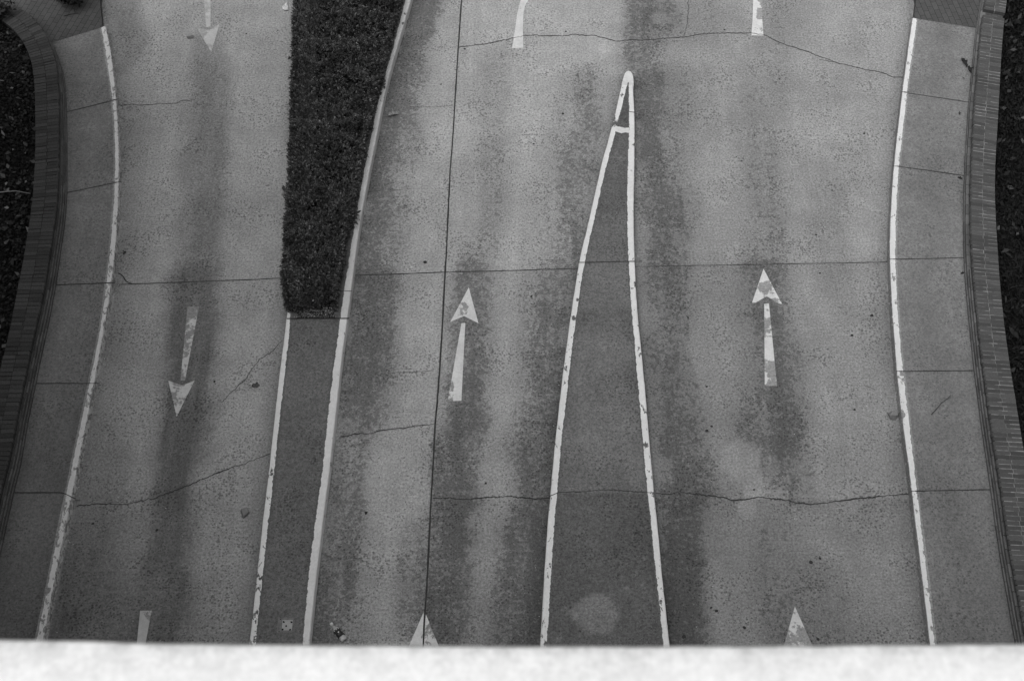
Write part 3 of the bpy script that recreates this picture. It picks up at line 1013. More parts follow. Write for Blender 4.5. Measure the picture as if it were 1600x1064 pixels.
# median with the hedge -------------------------------------------------
median = empty('median_island')
tag(median, 'long concrete median with white kerbs running down from the hedge', 'median')
y_end = rowy(490, 497)
V, F = strip_mesh(lambda y: ML_out(y) + .02, lambda y: MR_base(y) - .03, Y_NEAR, y_end, KZ - .005, 26, .05)
b = Bag(V, F)
b.add(ribbon([(float(ML_out(y_end)) + .01, y_end - .012), (float(MR_in(y_end)) + .14, y_end - .008)], .020, KZ + .004, .003, .05, 80, .5), 1)
A = np.array(b.V)
at = concrete_attrs(A, False)
at['tone'] = (.82 + .3 * fbm(A[:, 0], A[:, 1], 1.3, 4, 4)) * (1 - .18 * np.clip((A[:, 1] - rowy(480, 560)) / .8, 0, 1))
at['stain'] = .60 * fbm(A[:, 0], A[:, 1], 1.6, 4, 14) ** 1.4
mesh_obj('concrete_infill', b.V, b.F, [M_infill, M_crack], median, fmat=b.M, attrs=at)
kerb_mesh(MR_base, MR_in, 1, Y_NEAR, y_end, .03, .27, .85, 'kerb', M_kerb_dark, median, dirt=.97)
kerb_mesh(MR_base, MR_in, 1, y_end, Y_FAR, .085, lambda y: .30, .85, 'kerb', M_kerb_dark, median, dirt=.78, joints=[rowy(533, 455)])
kerb_mesh(ML_out, ML_in, -1, Y_NEAR, y_end, .03, lambda y: .26 if y > rowy(420, 740) else .43, .7, 'kerb', M_kerb_dark, median, batter=.004)
kerb_mesh(ML_out, ML_in, -1, y_end, Y_FAR, .095, lambda y: .35 if y < y_end + .22 else 1.2, .2, 'kerb', M_kerb_dark, median, batter=.004, dirt=.9)
V, F = strip_mesh(lambda y: ML_out(y) + .1, lambda y: MR_base(y) - .15, y_end - .005, Y_FAR, KZ - .012, 20, .1)
mesh_obj('planting_soil', V, F, M_soil, median)
# bolted plate let into the median
pc = [(434.5,965.5),(459,965),(456.5,988),(432,988.5)]
pl = [(441.5,968.5),(457.5,968.5),(456.5,984.5),(440.5,985)]
bag = Bag()
def slab(pts, z0, z1):
    V = [(*gp(x, y, KZ), z0) for x, y in pts] + [(*gp(x, y, KZ), z1) for x, y in pts]
    n = len(pts)
    F = [tuple(range(n, 2 * n))[::-1]] + [(i, i + n, (i + 1) % n + n, (i + 1) % n) for i in range(n)]
    return V, F
bag.add(slab(pc, KZ - .01, KZ + .004), 0)
bag.add(slab(pl, KZ, KZ + .012), 1)
for (x, y) in [(443.2,971.3),(455.3,971.5),(447.2,977.5),(441.6,982.8),(453.3,983.2)]:
    bag.add(disc(x, y, .015, KZ + .015, 10, 1), 2)
for (x, y) in [(438.3,967),(436,986.3)]:
    bag.add(disc(x, y, .008, KZ + .007, 8, 1), 2)
pob = mesh_obj('anchor_plate', bag.V, bag.F, [M_grout, M_metal, M_hole], median, fmat=bag.M)
bm = bmesh.new(); bm.from_mesh(pob.data); bmesh.ops.recalc_face_normals(bm, faces=bm.faces[:]); bm.to_mesh(pob.data); bm.free()

# ------------------------------------------------------------------ brick walls with rowlock caps


class WallFrame:
    def __init__(self, base, outline, y0, y1, sgn):
        ys = np.linspace(y0, y1, 1200)
        self.x, self.y = base(ys), ys
        d = np.hypot(np.diff(self.x), np.diff(self.y))
        self.s = np.concatenate([[0], np.cumsum(d)])
        tx, ty = np.gradient(self.x), np.gradient(self.y)
        l = np.hypot(tx, ty)
        self.nx, self.ny = sgn * ty / l, -sgn * tx / l      # points away from the road
        self.len = self.s[-1]
        ox = outline(ys)
        self.th = np.clip(np.abs(ox - self.x) * np.abs(self.nx), .22, .42)

    def P(self, s, n, z):
        x = np.interp(s, self.s, self.x) + n * np.interp(s, self.s, self.nx)
        y = np.interp(s, self.s, self.y) + n * np.interp(s, self.s, self.ny)
        return (float(x), float(y), float(z))

    def box(self, bag, T, s0, s1, n0, n1, z0, z1, mi, tone, rnd=0.0):
        ns = 2
        c = []
        for s in (s0, s1):
            c += [self.P(s, n0, z0), self.P(s, n1, z0), self.P(s, n1, z1), self.P(s, n0 + rnd, z1)]
        if rnd:
            for s in (s0, s1):
                c.append(self.P(s, n0, z1 - rnd))
            F = [(0, 3, 2, 1, ) , (4, 5, 6, 7), (0, 4, 9, 8), (8, 9, 7, 3), (3, 7, 6, 2), (2, 6, 5, 1), (0, 1, 5, 4)]
            F[0] = (0, 8, 3, 2, 1)
            F[1] = (4, 5, 6, 7, 9)
        else:
            F = [(0, 3, 2, 1), (4, 5, 6, 7), (0, 4, 7, 3), (3, 7, 6, 2), (2, 6, 5, 1), (0, 1, 5, 4)]
        bag.add((c, F), mi)
        T += [tone] * len(c)


def brick_wall(base, outline, y0, y1, sgn, hfun, mats, label, gap_at=None, seed=1, tone_mul=1.0, cap_dark=0.0):
    rng = np.random.default_rng(seed)
    w = WallFrame(base, outline, y0, y1, sgn)
    root = empty('brick_wall')
    tag(root, label, 'wall')
    cap, face = Bag(), Bag()
    Tc, Tf = [], []
    H = lambda s: hfun(float(np.interp(s, w.s, w.y)))
    TH = lambda s: float(np.interp(s, w.s, w.th))
    # mortar cores, in short pieces so that they follow the curve
    ss = np.arange(0, w.len, .15)
    for a in ss:
        b_ = min(a + .1505, w.len)
        h, th = H(a), TH(a)
        if gap_at and abs(a - gap_at) < .08:
            continue
        w.box(face, Tf, a, b_, .012, th - .012, KZ - .1, KZ + h - .075, 1, 1)
        w.box(cap, Tc, a, b_, .032, th - .008, KZ + h - .075, KZ + h - .014, 1, .5)
    # courses of the face: a plinth of two, then the rest set back
    step = .213
    ncourse = 5
    for ci in range(ncourse):
        a = (ci % 2) * .1
        while a < w.len - .02:
            b_ = min(a + .203, w.len)
            h = H(a)
            z0 = KZ - .02 + ci * .070
            z1 = z0 + .0685
            if z1 < KZ + h - .08:
                n0 = -.050 + .016 * ci if ci < 3 else .006
                w.box(face, Tf, a, b_, n0 + rng.uniform(-.002, .002), .06, z0, z1, 0, rng.uniform(1.3, 2.2) * tone_mul)
            a += step
        # mortar between the plinth courses
    for a in ss:
        b_ = min(a + .1505, w.len)
        w.box(face, Tf, a, b_, -.030, .05, KZ - .05, KZ + min(.105, H(a) - .09), 1, rng.choice([.5, .9, 1.3]))
    # rowlock cap
    a, r = 0.0, 0
    while a < w.len - .07:
        if gap_at and abs(a + .03 - gap_at) < .055:
            a += .075
            r += 1
            continue
        h, th = H(a), TH(a)
        full = .195
        cuts = [full, th] if r % 2 == 0 else [max(.10, th - full - .01), th]
        n0 = 0.0
        for ci, c1 in enumerate(cuts):
            if c1 - n0 < .03:
                continue
            zt = KZ + h + rng.normal(0, .0022)
            j = rng.normal(0, .0018)
            w.box(cap, Tc, a + .004 + j, a + .071 + j, n0 + (.0 if ci == 0 else .008) + rng.normal(0, .003) * (ci == 0), c1, zt - .07, zt, 0,
                  rng.uniform(.72, 1.22) * tone_mul, .014 if ci == 0 else 0.0)
            if ci == 0 and len(cuts) > 1:
                w.box(cap, Tc, a + .006, a + .069, c1 - .003, c1 + .0125, KZ + h - .06, KZ + h - .003, 1, rng.choice([.5, .8, 1.1]))
            n0 = c1
        q0 = 0.0
        for q1 in (th * .33, th * .66, th):
            w.box(cap, Tc, a + .0675, a + .0832, q0 + (.026 if q0 == 0 else .003), q1, KZ + h - .06, KZ + h - .0015, 1, rng.choice([.45, .55, .7, .85, 1.05]))
            q0 = q1
        a += .0757
        r += 1
    for nm, bag, T in (('wall_cap', cap, Tc), ('wall_face', face, Tf)):
        o = mesh_obj(nm, bag.V, bag.F, mats, root, fmat=bag.M, attrs={'tone': np.array(T)})
        bm = bmesh.new()
        bm.from_mesh(o.data)
        bmesh.ops.recalc_face_normals(bm, faces=bm.faces[:])
        bm.to_mesh(o.data)
        bm.free()
    return root, w


def h_left(y):
    return float(np.interp(y, [rowy(60, 300), rowy(60, 130), rowy(60, 60), rowy(40, 20)], [.38, .34, .27, .24]))


def h_right(y):
    return float(np.interp(y, [rowy(1550, 800), rowy(1530, 600), rowy(1520, 200), rowy(1530, 44)], [.30, .28, .25, .20]))


brick_wall(WL_base, WL_out, 4.0, rowy(5, 13), -1, h_left, [M_brick_dark, M_mortar_dark], 'low dark brick wall curving around the left planting bed', seed=3, tone_mul=.9)
wlen_probe = WallFrame(WR_base, WR_out, 4.0, Y_FAR - 2, 1)
s_gap = float(np.interp(rowy(1536, 17, .4), wlen_probe.y, wlen_probe.s))
brick_wall(WR_base, WR_out, 4.0, Y_FAR - 2, 1, h_right, [M_brick, M_mortar], 'low brick wall with pale mortar along the right sidewalk', gap_at=s_gap, seed=5)

# ------------------------------------------------------------------ planting beds
BED_Z = .22
V, F = strip_mesh(lambda y: WL_out(y) * 0 - 13.0, lambda y: np.minimum(WL_out(y) + .08, WL_base(y) - .15), -3, Y_FAR, BED_Z, 30, .2)
rr = fbm(V[:, 0], V[:, 1], 1.5, 4, 2)
V[:, 2] += (rr - .5) * .08
tag(mesh_obj('planting_bed', V, F, M_soil, smooth=True), 'dark leafy soil of the bed behind the left wall', kind='structure')
V, F = strip_mesh(lambda y: WR_out(y) - .08, lambda y: WR_out(y) * 0 + 16.0, -3, Y_FAR, BED_Z, 30, .2)
V[:, 2] += (fbm(V[:, 0], V[:, 1], 1.5, 4, 4) - .5) * .06
tag(mesh_obj('lawn', V, F, M_soil, smooth=True), 'dark lawn beyond the right wall', kind='structure')


def leaf_quads(C, size, rng, flat=.35, asp=.55, up=None):
    """diamond leaves at centres C (n,3); flat: how level they lie"""
    n = len(C)
    ang = rng.uniform(0, 2 * np.pi, n)
    d = np.stack([np.cos(ang), np.sin(ang), rng.normal(0, flat, n)], 1)
    d /= np.linalg.norm(d, axis=1, keepdims=True)
    u = np.stack([rng.normal(0, flat, n), rng.normal(0, flat, n), np.ones(n)], 1)
    s = np.cross(d, u)
    s /= np.linalg.norm(s, axis=1, keepdims=True)
    L = (size * rng.uniform(.6, 1.35, n))[:, None]
    fold = np.cross(s, d) * L * rng.uniform(-.05, .18, n)[:, None]
    return np.stack([C - d * L * .5, C + s * L * asp * .5 + fold - d * L * .08, C + d * L * .5, C - s * L * asp * .5 + fold - d * L * .08], 1)


def bed_points(n, left, rng, ylo=7.0, yhi=22.0, width=1.6):
    y = rng.uniform(ylo, yhi, n)
    if left:
        x = np.minimum(WL_out(y), WL_base(y) - .3) - .02 - rng.uniform(0, 1, n) ** 1.2 * width
    else:
        x = WR_out(y) + .02 + rng.uniform(0, 1, n) ** 1.2 * width
    return x, y


rng = np.random.default_rng(31)
x, y = bed_points(26000, True, rng)
z = BED_Z + .02 + rng.uniform(0, 1, len(x)) ** 1.5 * (.05 + .16 * fbm(x, y, 1.4, 3, 6))
C = np.stack([x, y, z], 1)
Q = leaf_quads(C, .055, rng, .5, .75)
tone = np.repeat(np.clip(rng.lognormal(0, .5, len(C)), .3, 3), 4)
tag(quads_obj('ivy', Q, M_ivy, attrs={'tone': tone}), 'dark ivy covering the bed behind the left wall', kind='stuff')
x, y = bed_points(900, True, rng)
keep = fbm(x, y, 1.1, 3, 12) + .25 * (y > 14) > .52
x, y = x[keep], y[keep]
C = np.stack([x, y, BED_Z + .08 + .12 * rng.uniform(0, 1, len(x))], 1)
Q = leaf_quads(C, .105, rng, .6, .6)
tag(quads_obj('leaf_litter', Q, M_litter, attrs={'tone': np.repeat(np.clip(rng.lognormal(-.2, .7, len(C)), .15, 3), 4)}), 'dry leaves lying on the ivy of the left bed', kind='stuff')

# grass blades on the right
x, y = bed_points(30000, False, rng)
n = len(x)
h = rng.uniform(.04, .11, n)
ang = rng.uniform(0, 2 * np.pi, n)
lean = rng.uniform(.3, 1.3, n) * h
wd = .006
bx, by = np.cos(ang), np.sin(ang)
base = np.stack([x, y, np.full(n, BED_Z)], 1)
sx = np.stack([-by * wd, bx * wd, np.zeros(n)], 1)
midp = base + np.stack([bx * lean * .4, by * lean * .4, h * .7], 1)
tip = base + np.stack([bx * lean, by * lean, h], 1)
Q = np.stack([base - sx, base + sx, midp + sx * .8, tip, midp - sx * .8], 1)
tag(quads_obj('grass', Q, M_grass, attrs={'tone': np.repeat(np.clip(rng.lognormal(0, .45, n), .3, 3), 5)}, k=5), 'dark rough grass beyond the right wall', kind='stuff')
x, y = bed_points(420, False, rng)
C = np.stack([x, y, BED_Z + .06 + .05 * rng.uniform(0, 1, len(x))], 1)
Q = leaf_quads(C, .13, rng, .55, .45)
tag(quads_obj('fallen_leaves', Q, M_litter, attrs={'tone': np.repeat(np.clip(rng.lognormal(-1.1, .7, len(C)), .1, 1.6), 4)}), 'dry leaves scattered in the grass beyond the right wall', kind='stuff')

# ------------------------------------------------------------------ hedge
HR = Line([(640,-60),(626,0),(620,30),(607,75),(597,125),(587,155),(580,190),(570,232),(562,266),(554,323),(545,366),(535,406),(530,446),(526,466),(522,486)], .34)
hedge = empty('hedge')
tag(hedge, 'dense clipped dark evergreen hedge growing in the median', 'hedge')
y0h, y1h = rowy(490, 489), Y_FAR - 1.5
rng = np.random.default_rng(77)


def hedge_points(n):
    y = y0h + (y1h - y0h) * rng.uniform(0, 1, n)
    vis = rng.uniform(0, 1, n) < .30
    y = np.where(vis, y, y0h + rng.uniform(0, 1, n) * 8.6)
    isf = rng.uniform(0, 1, n) < .02
    y = np.where(isf, y0h, y)
    xl, xr = HL(y), HR(y) - .035
    # rounded, ragged near end
    t = rng.uniform(0, 1, n)
    kind = rng.uniform(0, 1, n)
    x = xl + (xr - xl) * t
    u = 2 * t - 1
    lim = y0h - .03 + .16 * fbm(x, x * 0, 4, 3, 9) + .30 * np.clip((u - .25) / .75, 0, 1) ** 1.5
    y = np.where(y < lim, lim + .1 * rng.uniform(0, 1, n), y)
    endd = np.clip((y - lim) / .34, 0, 1)
    top = .52 * (1 - .16 * np.abs(u) ** 5) * (.45 + .55 * np.sqrt(endd))
    top = top + (fbm(x, y, 3.0, 3, 21) - .5) * .34 + (rng.uniform(0, 1, n) < .03) * .07 + (fbm(x, y, 9, 2, 25) - .5) * .16
    z = top - np.abs(rng.normal(0, .05, n))
    nx, ny, nz = u * .35, -(1 - endd) * .6, np.ones(n)
    side = kind < .26
    sgn = np.where(rng.uniform(0, 1, n) < .5, -1.0, 1.0)
    bulge = (fbm(y * 0 + sgn * 3, y, 4.5, 3, 33) - .5) * .09
    xs = np.where(sgn < 0, xl, xr) + sgn * bulge - sgn * np.abs(rng.normal(0, .03, n))
    zs = .13 + (top - .13) * rng.uniform(0, 1, n) ** .7
    x = np.where(side, xs, x)
    z = np.where(side, zs, z)
    nx = np.where(side, sgn, nx)
    nz = np.where(side, .5, nz)
    front = isf
    side = side & ~front
    yf = lim + .06 * rng.uniform(0, 1, n)
    zf = .13 + .32 * rng.uniform(0, 1, n)
    y = np.where(front, yf + (zf - .13) * .35, y)
    z = np.where(front, zf, z)
    ny = np.where(front, -1, ny)
    N = np.stack([nx, ny, nz], 1)
    N += rng.normal(0, .45, (n, 3))
    N /= np.linalg.norm(N, axis=1, keepdims=True)
    return np.stack([x, y, z], 1), N


ns, kl_ = 32000, 8
C, N = hedge_points(ns)
# every sprig carries leaves up its shoot
ref = np.where(np.abs(N[:, 2:3]) > .9, np.array([[1.0, 0, 0]]), np.array([[0, 0, 1.0]]))
U = np.cross(N, ref)
U /= np.linalg.norm(U, axis=1, keepdims=True)
W_ = np.cross(N, U)
qs, tones = [], []
st = np.clip(rng.lognormal(-.05, .55, ns) * (.35 + 1.3 * fbm(C[:, 0], C[:, 1], 5.5, 3, 44)), .25, 3)
for i in range(kl_):
    a = rng.uniform(0, 2 * np.pi, ns)
    rad = np.cos(a)[:, None] * U + np.sin(a)[:, None] * W_
    root = C + N * (i / kl_ * .055)[..., None] if False else C + N * (i / kl_ * .055)
    d = rad * (1.0 - .6 * i / kl_) + N * (.35 + .7 * i / kl_)
    d /= np.linalg.norm(d, axis=1, keepdims=True)
    s = np.cross(d, N)
    s /= np.maximum(np.linalg.norm(s, axis=1, keepdims=True), 1e-6)
    L = (.031 * rng.uniform(.6, 1.4, ns))[:, None]
    w = L * .58
    qs.append(np.stack([root, root + d * L * .5 + s * w * .5, root + d * L, root + d * L * .5 - s * w * .5], 1))
    tones.append(np.repeat(st * rng.uniform(.75, 1.3, ns), 4))
Q = np.concatenate(qs)
quads_obj('foliage', Q, M_leaf_hedge, hedge, attrs={'tone': np.concatenate(tones)})
# stems under the leaves
for i in range(40):
    y = y0h + .15 + rng.uniform() * 8.5
    x = float(HL(y) + (HR(y) - HL(y)) * rng.uniform(.15, .85))
    Vs, Fs = tube((x, y, .10), (x + rng.normal(0, .10), y + rng.normal(0, .10), .10 + rng.uniform(.22, .34)), .010, .004, 6)
    mesh_obj('branch', Vs, Fs, M_twig, hedge)
# dry leaves and grit at the foot of the hedge
n = 1500
y = y0h - .10 + rng.uniform(0, 1, n) ** 1.3 * .55
x = rng.uniform(gp(455,490,KZ)[0] + .05, gp(527,490,KZ)[0] - .02, n)
y = np.maximum(y, y_end + .02)
C = np.stack([x, y, np.full(n, KZ - .006) + rng.uniform(0, .03, n)], 1)
tag(quads_obj('leaf_debris', leaf_quads(C, .026, rng, .4, .6), M_litter, attrs={'tone': np.repeat(np.clip(rng.lognormal(.4, .7, n), .3, 5), 4)}), 'pale leaf crumbs on the soil at the foot of the hedge', kind='stuff')
# leaves caught on top of the hedge
n = 40
y = y0h + rng.uniform(0, 1, n) * 8
x = HL(y) + (HR(y) - HL(y)) * rng.uniform(.15, .95, n)
C = np.stack([x, y, np.full(n, .54) + (fbm(x, y, 3.0, 3, 21) - .5) * .34], 1)
tag(quads_obj('caught_leaves', leaf_quads(C, .045, rng, .6, .5), M_litter, attrs={'tone': np.repeat(rng.uniform(.8, 3.2, n), 4)}), 'pale dead leaves caught on top of the hedge', kind='stuff')

# ------------------------------------------------------------------ shrubs at the upper left corner


def shrub(cx, cy, zb, rad, hgt, nl, label, seed, size=.09):
    rng = np.random.default_rng(seed)
    root = empty('shrub')
    tag(root, label, 'shrub')
    bag = Bag()
    tips = []
    for i in range(16):
        a = rng.uniform(0, 2 * math.pi)
        r = rad * rng.uniform(.3, .95)
        p1 = np.array([cx + math.cos(a) * r * .5, cy + math.sin(a) * r * .5, zb + hgt * rng.uniform(.4, .6)])
        p2 = np.array([cx + math.cos(a) * r, cy + math.sin(a) * r, zb + hgt * rng.uniform(.6, 1.0)])
        Va, Fa = tube((cx, cy, zb), p1, .014, .009)
        Vb, _ = tube(p1, p2, .009, .003)
        Vs = Va + Vb[5:]
        Fs = Fa[:6] + [(5 + q, 5 + (q + 1) % 5, 10 + (q + 1) % 5, 10 + q) for q in range(5)] + [(10, 11, 12, 13, 14)]
        mesh_obj('branch', Vs, Fs, M_twig, root)
        tips += [p1 * (1 - t) + p2 * t for t in np.linspace(.2, 1.05, 7)]
    T = np.array(tips)
    C = T[rng.integers(0, len(T), nl)] + rng.normal(0, .07, (nl, 3))
    quads_obj('foliage', leaf_quads(C, size, rng, .6, .45), M_ivy, root, attrs={'tone': np.repeat(np.clip(rng.lognormal(.0, .5, nl), .3, 3), 4)})


c = gp(-6, 22, .5)
shrub(c[0] - .15, c[1], .2, .38, .45, 900, 'dark leafy shrub at the corner where the left wall bends', 5)
c = gp(105, -22, .5)
shrub(c[0], c[1] - .10, .13, .24, .45, 600, 'dark leafy shrub on the brick paving at the top edge', 9, .10)

# ------------------------------------------------------------------ small things on the ground


def crumple_leaf(name, px, py, L, Wd, rot, mat, label, cat, z=0.0, curl=.5, seed=1, lobes=3, lift=.012, stalk=True, group=None):
    rng = np.random.default_rng(seed)
    nu, nv = 13, 7
    V = []
    for i in range(nu):
        t = i / (nu - 1)
        w = Wd * .5 * (math.sin(math.pi * min(1, t * .97 + .03)) ** .7) * (1 + .35 * math.sin(t * math.pi * 2 * lobes + seed))
        for j in range(nv):
            s = j / (nv - 1) * 2 - 1
            zz = lift + abs(s) ** 2 * w * curl * 1.2 + math.sin(t * 5 + seed) * L * .05 * curl + rng.normal(0, .0025 + .006 * curl)
            V.append(((t - .5) * L, s * w * (1 - .35 * curl * abs(s)), max(.003, zz)))
    F = [(i * nv + j, (i + 1) * nv + j, (i + 1) * nv + j + 1, i * nv + j + 1) for i in range(nu - 1) for j in range(nv - 1)]
    bag = Bag(V, F)
    if stalk:
        bag.add(tube((-.5 * L, 0, lift), (-.72 * L, Wd * .1, .006), .0022, .0015, 4), 0)
    o = mesh_obj(name, bag.V, bag.F, mat)
    x, y = gp(px, py, z)
    o.location = (x, y, z)
    o.rotation_euler = (0, 0, rot)
    tag(o, label, cat, group)
    return o


def px_rot(x0, y0, x1, y1, z=0):
    a, b_ = gp(x0, y0, z), gp(x1, y1, z)
    return math.atan2(b_[1] - a[1], b_[0] - a[0])


LG = 'leaves fallen on the concrete'
crumple_leaf('dead_leaf', 1506.5, 99, .24, .085, px_rot(1501,91,1512,110), M_dead_dark, 'dark narrow curled leaf, upper half of the clump by the right wall', 'leaf', KZ, .7, 4, 3, .014, False, LG)
crumple_leaf('dead_leaf', 1516, 112, .20, .11, px_rot(1511,104,1520,119), M_dead_dark, 'broad dark crumpled leaf touching the foot of the right wall', 'leaf', KZ, .9, 9, 2, .018, True, LG)
crumple_leaf('dead_leaf', 1506, 122.5, .07, .055, 2.1, M_dead, 'tiny pale leaf beside the dark clump on the right sidewalk', 'leaf', KZ, .8, 5, 2, .01, True, LG)
crumple_leaf('dead_leaf', 614, 181, .20, .11, px_rot(622,180,602,184), M_dead, 'large pale dry leaf lying against the median kerb', 'leaf', 0, .8, 12, 3, .02, True, LG)
crumple_leaf('dead_leaf', 444, 297, .14, .08, 1.9, M_dead_mid, 'curled two tone leaf by the left face of the hedge', 'leaf', 0, .9, 21, 3, .02, True, LG)
crumple_leaf('dead_leaf', 445, 305, .10, .09, .3, M_dead, 'pale pointed leaf scrap just under the two tone leaf by the hedge', 'leaf', 0, .9, 23, 2, .02, False, LG)
crumple_leaf('dead_leaf', 400, 603, .13, .09, .1, M_dead_mid, 'dark flattened leaf in the left lane below the thin crack', 'leaf', 0, .45, 31, 2, .006, True, LG)
crumple_leaf('dead_leaf', 598, 494, .08, .06, 1.2, M_dead, 'small pale leaf in the gutter beside the end of the hedge', 'leaf', 0, .8, 33, 2, .01, True, LG)
crumple_leaf('dead_leaf', 571, 381, .07, .05, .2, M_dead, 'small pale leaf in the gutter halfway along the hedge', 'leaf', 0, .8, 35, 2, .01, True, LG)
crumple_leaf('dead_leaf', 607, 283, .07, .04, 2.4, M_dead, 'thin pale leaf sliver on the stained middle lane gutter', 'leaf', 0, .7, 36, 2, .01, False, LG)
crumple_leaf('dead_leaf', 1000, 408.5, .08, .05, .2, M_dead, 'pale scrap of leaf beside the wedge island at the cross joint', 'leaf', 0, .8, 37, 2, .012, False, LG)
crumple_leaf('dead_leaf', 1504, 427, .07, .04, .6, M_dead_dark, 'small dark leaf at the right wall below the second sidewalk joint', 'leaf', KZ, .6, 38, 2, .008, True, LG)
crumple_leaf('dead_leaf', 1499.5, 279, .08, .05, 2.6, M_dead_dark, 'small dark leaf on the right sidewalk just under a joint', 'leaf', KZ, .6, 39, 2, .008, True, LG)
crumple_leaf('dead_leaf', 1499, 178, .07, .04, 1.5, M_dead_mid, 'small brown leaf on the second right sidewalk slab', 'leaf', KZ, .7, 40, 2, .008, False, LG)
crumple_leaf('dead_leaf', 102, 148, .07, .05, 1.0, M_dead, 'tiny pale leaf on the left sidewalk, upper of two by the wall', 'leaf', KZ, .7, 41, 2, .01, False, LG)
crumple_leaf('dead_leaf', 102, 213, .07, .05, 1.4, M_dead, 'tiny pale leaf on the left sidewalk, lower of two by the wall', 'leaf', KZ, .7, 42, 2, .01, False, LG)
crumple_leaf('dead_leaf', 527, 707, .06, .05, .2, M_dead, 'pale leaf scrap in the gutter beside the lower median', 'leaf', 0, .7, 43, 2, .01, False, LG)
crumple_leaf('dead_leaf', 195, 396, .08, .06, 1.2, M_dead_mid, 'brown leaf crumb beside the left kerb above the cross joint', 'leaf', 0, .8, 44, 2, .01, False, LG)
crumple_leaf('dead_leaf', 453, 92, .07, .06, .7, M_dead_mid, 'small brown leaf beside the upper hedge', 'leaf', 0, .8, 45, 2, .012, False, LG)


def rock(name, px, py, size, mat, label, cat, z=0.0, seed=2, sq=(1, 1, .6), rot=0.0):
    rng = np.random.default_rng(seed)
    bm = bmesh.new()
    bmesh.ops.create_cube(bm, size=1.5)
    for v in bm.verts:
        v.co += Vector(rng.normal(0, .20, 3))
    bmesh.ops.bevel(bm, geom=bm.edges[:] + bm.verts[:], offset=.10, segments=1, affect='EDGES')
    bmesh.ops.triangulate(bm, faces=bm.faces[:])
    bmesh.ops.subdivide_edges(bm, edges=bm.edges[:], cuts=2, use_grid_fill=True)
    for v in bm.verts:
        v.co += v.co.normalized() * (mnoise.noise(v.co * 3.1 + Vector((seed, 0, 0))) * .11)
        v.co = Vector((v.co.x * sq[0], v.co.y * sq[1], v.co.z * sq[2])) * size
    zmin = min(v.co.z for v in bm.verts)
    me = bpy.data.meshes.new(name)
    for v in bm.verts:
        v.co.z -= zmin + .003
    bm.to_mesh(me)
    bm.free()
    me.materials.append(mat)
    o = link(bpy.data.objects.new(name, me))
    x, y = gp(px, py, z)
    o.location = (x, y, z)
    o.rotation_euler = (0, 0, rot)
    tag(o, label, cat)
    return o


rock('concrete_chunk', 1394.5, 650.5, .078, M_stone, 'broken grey concrete chunk resting against the right kerb', 'stone', 0, 3, (1, .75, .85), -.2)
rock('stone', 383.5, 801.5, .066, M_stone, 'small rough stone in the left lane under the long crack', 'stone', 0, 8, (.9, 1, .75), .5)
rock('stone', 297, 59.5, .070, M_dead, 'pale lump of stone beside the faded arrow head', 'stone', 0, 6, (1.1, .8, .5), .3)
rock('stone', 122, 779.5, .03, M_stone, 'pebble at the left kerb where the long crack ends', 'stone', 0, 7, (1, 1, .7))

# crumpled white paper
pts = [(441,13),(445,8.5),(449.5,5),(450,12),(450,15.5),(451,17.5),(445,18.5),(442,15)]
rng = np.random.default_rng(4)
cx, cy = gp(446.5, 12.5)
ring = [(gp(x, y)[0] - cx, gp(x, y)[1] - cy) for x, y in pts]
V, F = [(0, 0, .03)], []
for k, (sc_, zz) in enumerate(((.5, .035), (1.0, .02))):
    for (x, y) in ring:
        V.append((x * sc_, y * sc_, zz + rng.uniform(-.018, .018)))
n = len(ring)
for i in range(n):
    F.append((0, 1 + i, 1 + (i + 1) % n))
    F.append((1 + i, 1 + n + i, 1 + n + (i + 1) % n, 1 + (i + 1) % n))
o = mesh_obj('paper_scrap', V, F, M_paper)
o.location = (cx, cy, 0)
tag(o, 'crumpled white paper scrap left of the hedge at the top', 'paper')


def twig(pts, z, r, mat, label, forks=()):
    bag = Bag()
    P = [(*gp(x, y, z), z + r + .003 + .01 * math.sin(i * 1.7) ** 2) for i, (x, y) in enumerate(pts)]
    for i in range(len(P) - 1):
        bag.add(tube(P[i], P[i + 1], r * (1 - .6 * i / len(P)), r * (1 - .6 * (i + 1) / len(P)), 6), 0)
    for fk in forks:
        Q = [(*gp(x, y, z), z + r + .006) for x, y in fk]
        for i in range(len(Q) - 1):
            bag.add(tube(Q[i], Q[i + 1], r * .6, r * .3, 5), 0)
    o = mesh_obj('twig', bag.V, bag.F, mat)
    tag(o, label, 'twig')


twig([(1455,648),(1460,643),(1466,636),(1469,632),(1475,627),(1482,622),(1485,618)], KZ, .006, M_dead_dark, 'thin dark twig on the right sidewalk slab', [[(1478,624.5),(1485,622)]])
twig([(199,214),(203,205),(209,195),(216,187)], 0, .005, M_twig_pale, 'thin pale twig in the left lane beside the kerb')
twig([(100,26),(112,23.5),(122,21)], KZ, .006, M_dead_dark, 'dark twig lying on the left brick paving')
twig([(-12,303),(10,301),(25,299.5),(48,304)], BED_Z + .16, .011, M_twig_pale, 'pale stick lying across the ivy of the left bed')
twig([(1352,603),(1360,606),(1368,610)], 0, .003, M_twig, 'hair thin twig in the right lane near the kerb')
twig([(1253,327),(1256.5,331)], 0, .006, M_twig_pale, 'tiny white stick in the right lane above the cross joint')

